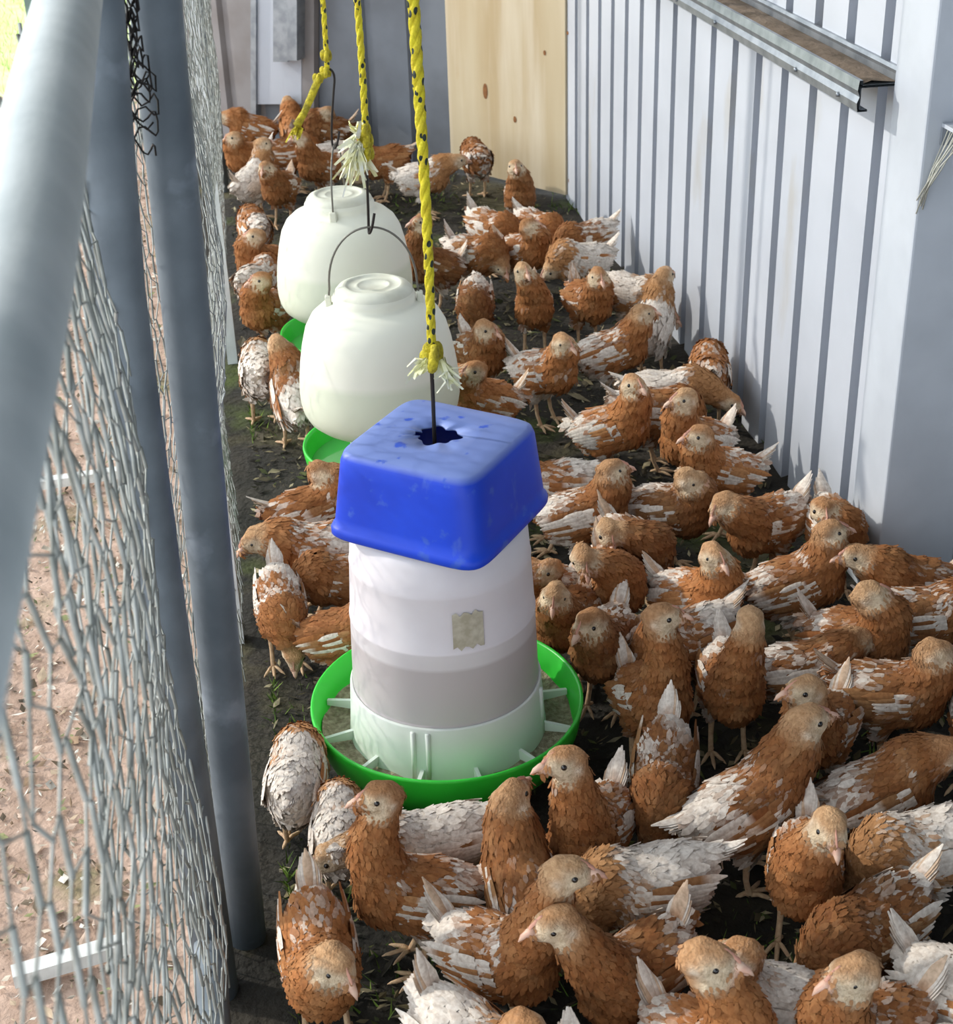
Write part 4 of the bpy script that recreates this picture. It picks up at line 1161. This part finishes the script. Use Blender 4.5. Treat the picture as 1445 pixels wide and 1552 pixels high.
# body pixel, heading (0 right, 90 away, 180 left, 270 towards viewer), head pixel or 'D' (pecking) / None, head yaw, head pitch, whiteness, label, options
D_ = 'D'
BIRDS = [
 (640, 1306, 182, (579, 1207), 185, 2, 0.30, 'rust pullet standing tall, beak left, in front of the green feeder tray', dict(tail=0, pitch=16, scale=0.97)),
 (652, 1238, 188, (500, 1296), 190, -40, 0.95, 'white-bodied pullet stretching a tan neck down to the left below tray', dict(pitch=-4, tail=8, scale=0.92, tuck=0.6)),
 (522, 1205, 84, D_, 84, -30, 0.85, 'small white fluffy pullet between round cream one and tall rust one', dict(tail=25, scale=0.84, tuck=0.35)),
 (436, 1178, 80, D_, 80, -40, 0.80, 'cream and tan round pullet beside pipe post, left of tray, back turned', dict(tail=5, scale=0.92, tuck=0.3)),
 (484, 1450, 272, (500, 1466), 300, -25, 0.25, 'rust pullet at bottom left, head bowed, white tail standing up', dict(tail=60, pitch=-6)),
 (772, 1292, 95, (775, 1206), 45, 5, 0.15, 'pullet with pale-cheeked head craned up beside the tray rim', dict(pitch=18)),
 (898, 1238, 235, (858, 1153), 190, 2, 0.45, 'tan pullet at right edge of the tray, beak left, white wing', dict(pitch=18)),
 (785, 1425, 312, (862, 1312), 350, -2, 0.50, 'rust pullet with white-flecked back, head up and beak right', dict(pitch=14)),
 (918, 1338, 180, D_, 180, -20, 0.80, 'pullet with pale cream wing, seen behind a raised brown head', dict(tail=10)),
 (932, 1476, 214, (845, 1398), 186, -8, 0.22, 'brown pullet with pale face and pink beak pointing left, bottom middle', dict(tail=55, pitch=4, nudge=(0.05, -0.05))),
 (722, 1592, 305, None, 300, 0, 0.70, 'white and rust pullet cut by bottom edge, tail feathers upright', dict(tail=62, pitch=-4)),
 (872, 1690, 280, D_, 270, 0, 0.80, 'pullet below bottom edge showing only a white tail tip', dict(tail=70, nudge=(0.02, -0.02))),
 (1040, 1540, 300, (1060, 1424), 338, -6, 0.25, 'largest-looking pullet at bottom, pale face turned right', dict(pitch=20, scale=1.05)),
 (1150, 1512, 170, (1122, 1450), 160, -10, 0.80, 'pullet with white mottled wing and tail behind the large pale face', dict(tail=10, scale=0.92)),
 (1278, 1402, 205, D_, 210, -40, 0.28, 'rust pullet bent double with arched back and white tail right', dict(tail=28, pitch=-4)),
 (1340, 1560, 200, (1296, 1474), 188, -8, 0.30, 'pullet at bottom right with big cream head, beak left', dict(pitch=14, scale=1.05)),
 (1432, 1520, 300, None, 320, 0, 0.90, 'mostly white pullet in the bottom right corner', dict()),
 (1294, 1314, 248, (1260, 1252), 262, -18, 0.30, 'rust pullet facing viewer with pale forehead, white speckled wing', dict(pitch=16)),
 (1135, 1222, 12, (1222, 1092), 8, 2, 0.38, 'tallest pullet, long neck up, beak right, white-streaked wing', dict(pitch=18, tail=-25, stance=0.02, scale=1.08)),
 (1012, 1190, 250, D_, 250, -50, 0.35, 'round rust pullet bending down, white tail raised behind it', dict(tail=55, pitch=-12)),
 (1332, 1198, 8, (1424, 1143), 5, 0, 0.35, 'rust pullet with white shoulder patch, head at right photo edge', dict(tail=5)),
 (1250, 1100, 228, (1222, 1044), 186, 0, 0.30, 'brown pullet directly behind the tallest pullet, beak left', dict(pitch=16)),
 (1356, 1050, 335, (1414, 998), 350, -10, 0.25, 'plump rust pullet with pale head lowered towards right edge', dict(pitch=4)),
 (1462, 1075, 250, None, 240, 0, 0.50, 'brown and white pullet cut off by the right photo edge', dict()),
 (1290, 965, 315, (1318, 900), 350, 2, 0.35, 'golden rust pullet with cream head, beak right, in crowd below column', dict(pitch=18, nudge=(0.025, 0.01))),
 (1352, 893, 185, (1298, 842), 183, 2, 0.22, 'pullet by the corner column, slender neck, beak left', dict(pitch=14, nudge=(0.03, -0.01))),
 (1376, 945, 350, (1424, 932), 340, -25, 0.45, 'rust pullet by right edge, white underside, head dipped right', dict(pitch=0)),
 (1120, 1000, 262, (1137, 940), 80, -10, 0.40, 'pullet in the crowd with head turned back, pale crown showing', dict(pitch=8)),
 (1196, 990, 352, (1240, 978), 340, -25, 0.45, 'pale tan pullet with lowered head, right of the turned-back head', dict(pitch=4, nudge=(-0.03, -0.05), scale=0.92)),
 (972, 1038, 283, (1002, 930), 350, 0, 0.12, 'upright rust pullet right of tray, full breast, beak right', dict(pitch=26, stance=0.015)),
 (922, 985, 240, (895, 944), 215, -20, 0.45, 'pullet next to tray right rim, pale face angled down left', dict(pitch=10)),
 (1060, 912, 305, (1082, 842), 285, -6, 0.35, 'pullet facing viewer with long pale neck, whitish tail to left', dict(pitch=18, tail=10)),
 (1228, 880, 352, (1258, 806), 0, 2, 0.32, 'large rust pullet near corner column, beak right, white tail left', dict(pitch=18, tail=8, scale=1.0, nudge=(-0.02, 0.0))),
 (1290, 800, 265, (1247, 772), 265, -10, 0.40, 'speckled pullet against wall foot behind the large rust one', dict(pitch=6)),
 (1014, 784, 325, (1050, 744), 335, -25, 0.35, 'rust pullet with pointed white tail left, beak down right', dict(tail=42, pitch=10)),
 (1140, 788, 205, (1096, 764), 215, -30, 0.38, 'pullet with white fanned tail right, beak tucked down left', dict(tail=38, pitch=2)),
 (1088, 714, 190, (1060, 660), 188, 0, 0.30, 'rust pullet with sloping back, beak left, above the tucked beak', dict(pitch=18, tail=2)),
 (1052, 668, 205, (1038, 604), 190, -4, 0.35, 'slender-necked pullet with pink beak left, just behind sloping back', dict(pitch=20)),
 (940, 640, 330, (960, 582), 290, 0, 0.35, 'rust pullet at mid run, head up, pointed white tail left', dict(tail=22, pitch=20)),
 (985, 622, 350, D_, 0, -30, 0.40, 'rust pullet mostly hidden behind the mid-run one with pointed tail', dict(tail=30)),
 (1040, 588, 345, (1106, 608), 330, -30, 0.80, 'white-backed pullet with tan head lowered to right by the wall', dict(pitch=0, tail=8)),
 (1132, 606, 75, D_, 60, -40, 0.30, 'dark rust pullet pressed against the corrugated wall, back turned', dict(tail=20, nudge=(0.0, 0.11))),
 (912, 772, 345, (926, 720), 5, 2, 0.40, 'pullet right of blue cap, cream face, beak right, white wing', dict(pitch=16, tail=-5)),
 (832, 738, 175, D_, 180, -20, 0.50, 'brown pullet half behind blue cap, white tail to right', dict(tail=-8)),
 (924, 846, 292, (922, 806), 275, -35, 0.20, 'rust pullet facing viewer, tan crown bowed, right of feeder', dict(pitch=6)),
 (886, 890, 272, (884, 846), 270, -25, 0.15, 'dark rust pullet facing viewer, striped pale face, beside feeder', dict(pitch=10)),
 (846, 908, 200, (832, 864), 195, -2, 0.40, 'pullet with cream cheek peeping out from behind feeder barrel', dict(pitch=16, scale=0.95)),
 (852, 950, 235, (842, 902), 250, -20, 0.20, 'small tan-headed pullet squeezed between feeder and tray rim', dict(pitch=12, scale=0.92)),
 (828, 562, 312, (853, 524), 300, -12, 0.60, 'golden pullet with white back standing alone in sun', dict(pitch=14)),
 (730, 535, 285, (736, 498), 320, -15, 0.25, 'dark-breasted pullet right of nearer jug, white nape', dict(pitch=12)),
 (728, 606, 190, (712, 572), 200, 0, 0.12, 'rust pullet behind feeder rope, between jug and blue cap', dict(pitch=20)),
 (932, 530, 352, (974, 474), 0, -4, 0.42, 'dark rust pullet with grey-white rump left, neck raised, beak right', dict(pitch=16, tail=14, stance=0.02)),
 (990, 492, 60, None, 40, 0, 0.95, 'white pullet mostly hidden behind a raised rust neck', dict()),
 (966, 446, 320, D_, 310, -20, 0.75, 'cream mottled pullet by the wall, back turned up', dict(tail=0)),
 (880, 396, 195, (838, 410), 200, -25, 0.95, 'white-backed pullet with tan neck stretched left', dict(tail=28, pitch=6)),
 (920, 360, 200, D_, 200, -20, 0.50, 'speckled tan pullet touching the wall behind the white-backed one', dict(tail=30)),
 (893, 456, 285, (907, 418), 275, -12, 0.15, 'dark-bellied pullet facing viewer with tail up behind left', dict(tail=55, pitch=10)),
 (810, 462, 258, (793, 410), 280, -4, 0.15, 'dark rust pullet facing viewer, thin neck, tail to right', dict(pitch=14)),
 (720, 460, 258, D_, 255, -30, 0.50, 'round pullet with white rump, right of nearer jug', dict(tail=0, pitch=-8)),
 (722, 385, 318, (747, 398), 285, -35, 0.45, 'rust pullet with pointed white tail, face down toward viewer', dict(tail=50, pitch=2)),
 (796, 380, 310, (803, 344), 350, 0, 0.35, 'golden pullet with white shoulder, head turned right, far middle', dict(pitch=16)),
 (752, 346, 305, D_, 300, -20, 0.50, 'far pullet with white pointed tail behind the golden shoulder', dict(tail=52)),
 (816, 350, 300, D_, 300, -20, 0.45, 'mottled far pullet right of the golden one, back arched', dict(tail=32)),
 (655, 402, 200, (640, 336), 190, 0, 0.10, 'dark rust pullet behind rope, right of farther jug', dict(pitch=22)),
 (788, 293, 262, (781, 252), 265, -4, 0.15, 'lone rust pullet facing viewer before the plywood', dict(pitch=22)),
 (645, 268, 350, (694, 243), 0, -2, 0.75, 'white pullet with rust head, beak right, below hanging rope', dict(tail=12, pitch=8)),
 (722, 240, 95, D_, 90, -30, 0.30, 'brown pullet with back turned against the plywood edge', dict(tail=0)),
 (580, 245, 180, D_, 180, -20, 0.10, 'dark rust pullet behind frayed rope end at far wall', dict(tail=20)),
 (366, 272, 45, (398, 218), 5, 0, 0.85, 'white-breasted far pullet by fence with tan head turned right', dict(pitch=20)),
 (424, 284, 245, (402, 254), 250, -10, 0.15, 'golden pullet in front of far group, facing viewer', dict(pitch=12)),
 (484, 252, 215, (456, 208), 188, -4, 0.18, 'rust pullet of far group with slim neck, beak left', dict(pitch=20)),
 (364, 240, 215, (356, 216), 190, -4, 0.15, 'rust pullet at the fence in far group, beak left', dict(pitch=12)),
 (434, 232, 5, D_, 0, -20, 0.20, 'brown pullet lying between two raised heads in far group', dict(tail=5)),
 (380, 194, 172, (352, 178), 180, 5, 0.05, 'farthest rust pullet beside the fence under grey wall', dict(pitch=14)),
 (446, 190, 90, (437, 158), 90, 0, 0.05, 'dark pullet with neck erect below the pale plate', dict(pitch=20)),
 (510, 190, 185, (496, 170), 185, 0, 0.10, 'rust pullet against the far wall, face left, behind wire', dict(pitch=10)),
 (525, 236, 10, D_, 0, -20, 0.80, 'pinkish white pullet behind the frayed rope end', dict(tail=5)),
 (386, 346, 100, D_, 100, -30, 0.45, 'spotted pullet by fence left of farther jug, back turned', dict(tail=0)),
 (400, 398, 205, (386, 362), 185, 2, 0.20, 'pullet left of farther jug with long neck, beak left', dict(pitch=18)),
 (378, 425, 60, D_, 60, -20, 0.55, 'pinkish pullet close to the wire behind an orange one', dict(tail=0)),
 (402, 468, 235, (396, 424), 195, -4, 0.30, 'orange-gold sunlit pullet left of jugs, head turned left', dict(pitch=18)),
 (430, 590, 95, (420, 520), 95, 0, 0.60, 'white-flecked pullet seen from behind with dark rust neck', dict(pitch=26, tail=-15)),
 (394, 565, 90, D_, 90, -10, 0.75, 'whitish pullet squeezed between wire and rust-necked one', dict(tail=0)),
 (446, 758, 8, (500, 728), 350, -25, 0.15, 'deep rust pullet left of blue cap, head dipped right', dict(pitch=6, tail=12)),
 (472, 836, 180, (418, 816), 190, -30, 0.50, 'long spotted pullet lying beside feeder barrel, head left', dict(pitch=2, tail=-4)),
 (406, 920, 272, D_, 260, -60, 0.60, 'pullet beside pipe post with white raised rump and dark breast', dict(tail=52, pitch=-10, nudge=(0.0, -0.03), scale=0.92)),
 (508, 912, 190, (466, 888), 200, -12, 0.25, 'brown pullet at left of barrel, pale face toward the fence', dict(pitch=10, nudge=(0.01, 0.08), scale=0.88)),
 (474, 976, 345, (516, 930), 340, -25, 0.08, 'rust pullet at the left rim of the tray, close to the barrel', dict(pitch=14, nudge=(-0.01, 0.05), scale=0.88)),
 (1436, 1262, 100, None, 90, 0, 0.55, 'white-winged rust pullet at right edge, back turned, pale leg', dict(stance=0.02, nudge=(0.06, -0.04))),
 (1372, 1280, 185, D_, 190, -20, 0.80, 'pullet with pale wing behind the viewer-facing speckled one', dict(tail=-8)),
 (1045, 985, 200, D_, 200, -20, 0.50, 'white-tailed pullet between upright rust pullet and turned-back head', dict(tail=32)),
]
SZ = 0.765
cents = []
for k, (bx, by, hd, head, hyaw, hpitch, wh, lab, op) in enumerate(BIRDS):
    s = SZ * op.get('scale', 1.0)
    P0 = on_z(bx, by, 0.172 * s)
    nx_, ny_ = op.get('nudge', (0, 0))
    cents.append([P0[0] + nx_, P0[1] + ny_])
cents = np.array(cents); orig = cents.copy()
hdr = np.radians([b[2] for b in BIRDS])
scl = SZ * np.array([b[8].get('scale', 1.0) for b in BIRDS])
HEADR = np.array([0.026 if (b[3] == D_ or b[5] <= -20) else 0.0 for b in BIRDS]) * scl
TUCK = np.array([b[8].get('tuck', 1.0) for b in BIRDS])
# settle the flock: push trunks apart where they would overlap, keep clear of walls, trays and posts
def discs(c):
    d = np.stack([np.cos(hdr), np.sin(hdr)], 1)
    return [(c + d * (o * scl)[:, None], r * scl) for o, r in ((0.050, 0.061), (0.0, 0.066), (-0.052, 0.055), (-0.098, 0.026))] + [(c + d * (0.118 * scl)[:, None], HEADR)]
for it in range(360):
    mv = np.zeros_like(cents)
    ds = discs(cents)
    for (pa, ra) in ds:
        for (pb, rb) in ds:
            df = pa[:, None] - pb[None]
            dist = np.linalg.norm(df, axis=2) + 1e-9
            ov = np.clip(ra[:, None] + rb[None] - dist, 0, None)
            np.fill_diagonal(ov, 0); ov[(ra < 1e-6)[:, None] | (rb < 1e-6)[None]] = 0
            mv += (df / dist[..., None] * ov[..., None] * 0.16).sum(1)
        # right wall / column, fence, far wall
        lim = np.where(pa[:, 1] > 2.10, 1.032, 1.9)
        mv[:, 0] -= np.clip(pa[:, 0] + ra - lim, 0, 0.05) * 0.5
        mv[:, 0] += np.clip(-0.058 + ra - pa[:, 0], 0, 0.05) * 0.5
        for (q0, nrm) in ((PLY_L, pn), (PLY_L, -nb)):
            dd = (pa - q0) @ nrm
            mv += np.clip(ra + 0.05 - dd, 0, 0.05)[:, None] * 0.5 * np.asarray(nrm)[None]
        for (ctr, rad) in ((FEED, 0.212), (WA, 0.135), (WB, 0.135)):
            df = pa - ctr; dist = np.linalg.norm(df, axis=1) + 1e-9
            fr_ = np.clip(-df[:, 1] / dist, 0, 1)
            mv += df / dist[:, None] * np.clip(rad + ra * 0.55 + fr_ * TUCK * (rad * 0.60) - dist, 0, 0.05)[:, None] * 0.5
    tip = cents - np.stack([np.cos(hdr), np.sin(hdr)], 1) * (0.165 * scl)[:, None]
    mv[:, 0] += np.clip(-0.05 - tip[:, 0], 0, 0.05) * 0.6
    mv[:, 0] -= np.where(cents[:, 1] > 2.15, np.clip(tip[:, 0] - 1.04, 0, 0.05), 0) * 0.6
    mv += (orig - cents) * (0.03 if it < 220 else 0.006)
    cents += np.clip(mv, -0.02, 0.02)
SHIFT = np.linalg.norm(cents - orig, axis=1)
for k, (bx, by, hd, head, hyaw, hpitch, wh, lab, op) in enumerate(BIRDS):
    s = SZ * op.get('scale', 1.0)
    pos = cents[k]
    hdg = math.radians(hd)
    hw = None
    if isinstance(head, tuple):
        # head lies at the depth of the neck root, as seen along the viewing direction
        nbp = np.array([pos[0] + 0.085 * s * math.cos(hdg), pos[1] + 0.085 * s * math.sin(hdg), 0.21 * s])
        d = ray(*head)
        nh = _n(np.array([d[0], d[1], 0]))
        hw = CAM + d * (((nbp - CAM) @ nh) / (d @ nh))
    cc = dict(pos=pos, heading=hdg, head=hw, pose='down' if head == D_ else 'up', hyaw=math.radians(hyaw), hpitch=hpitch,
              white=wh, scale=s, pitch=op.get('pitch', -6 if head == D_ else 12), seed=100 + k, fine=pos[1] < 2.5,
              tail=op.get('tail', 24.0), stance=op.get('stance', 0.0), crown=((k * 37) % 10) / 10)
    r_ = build_chicken(cc)
    tag(r_, lab, 'chicken', 'young hens crowding the run')
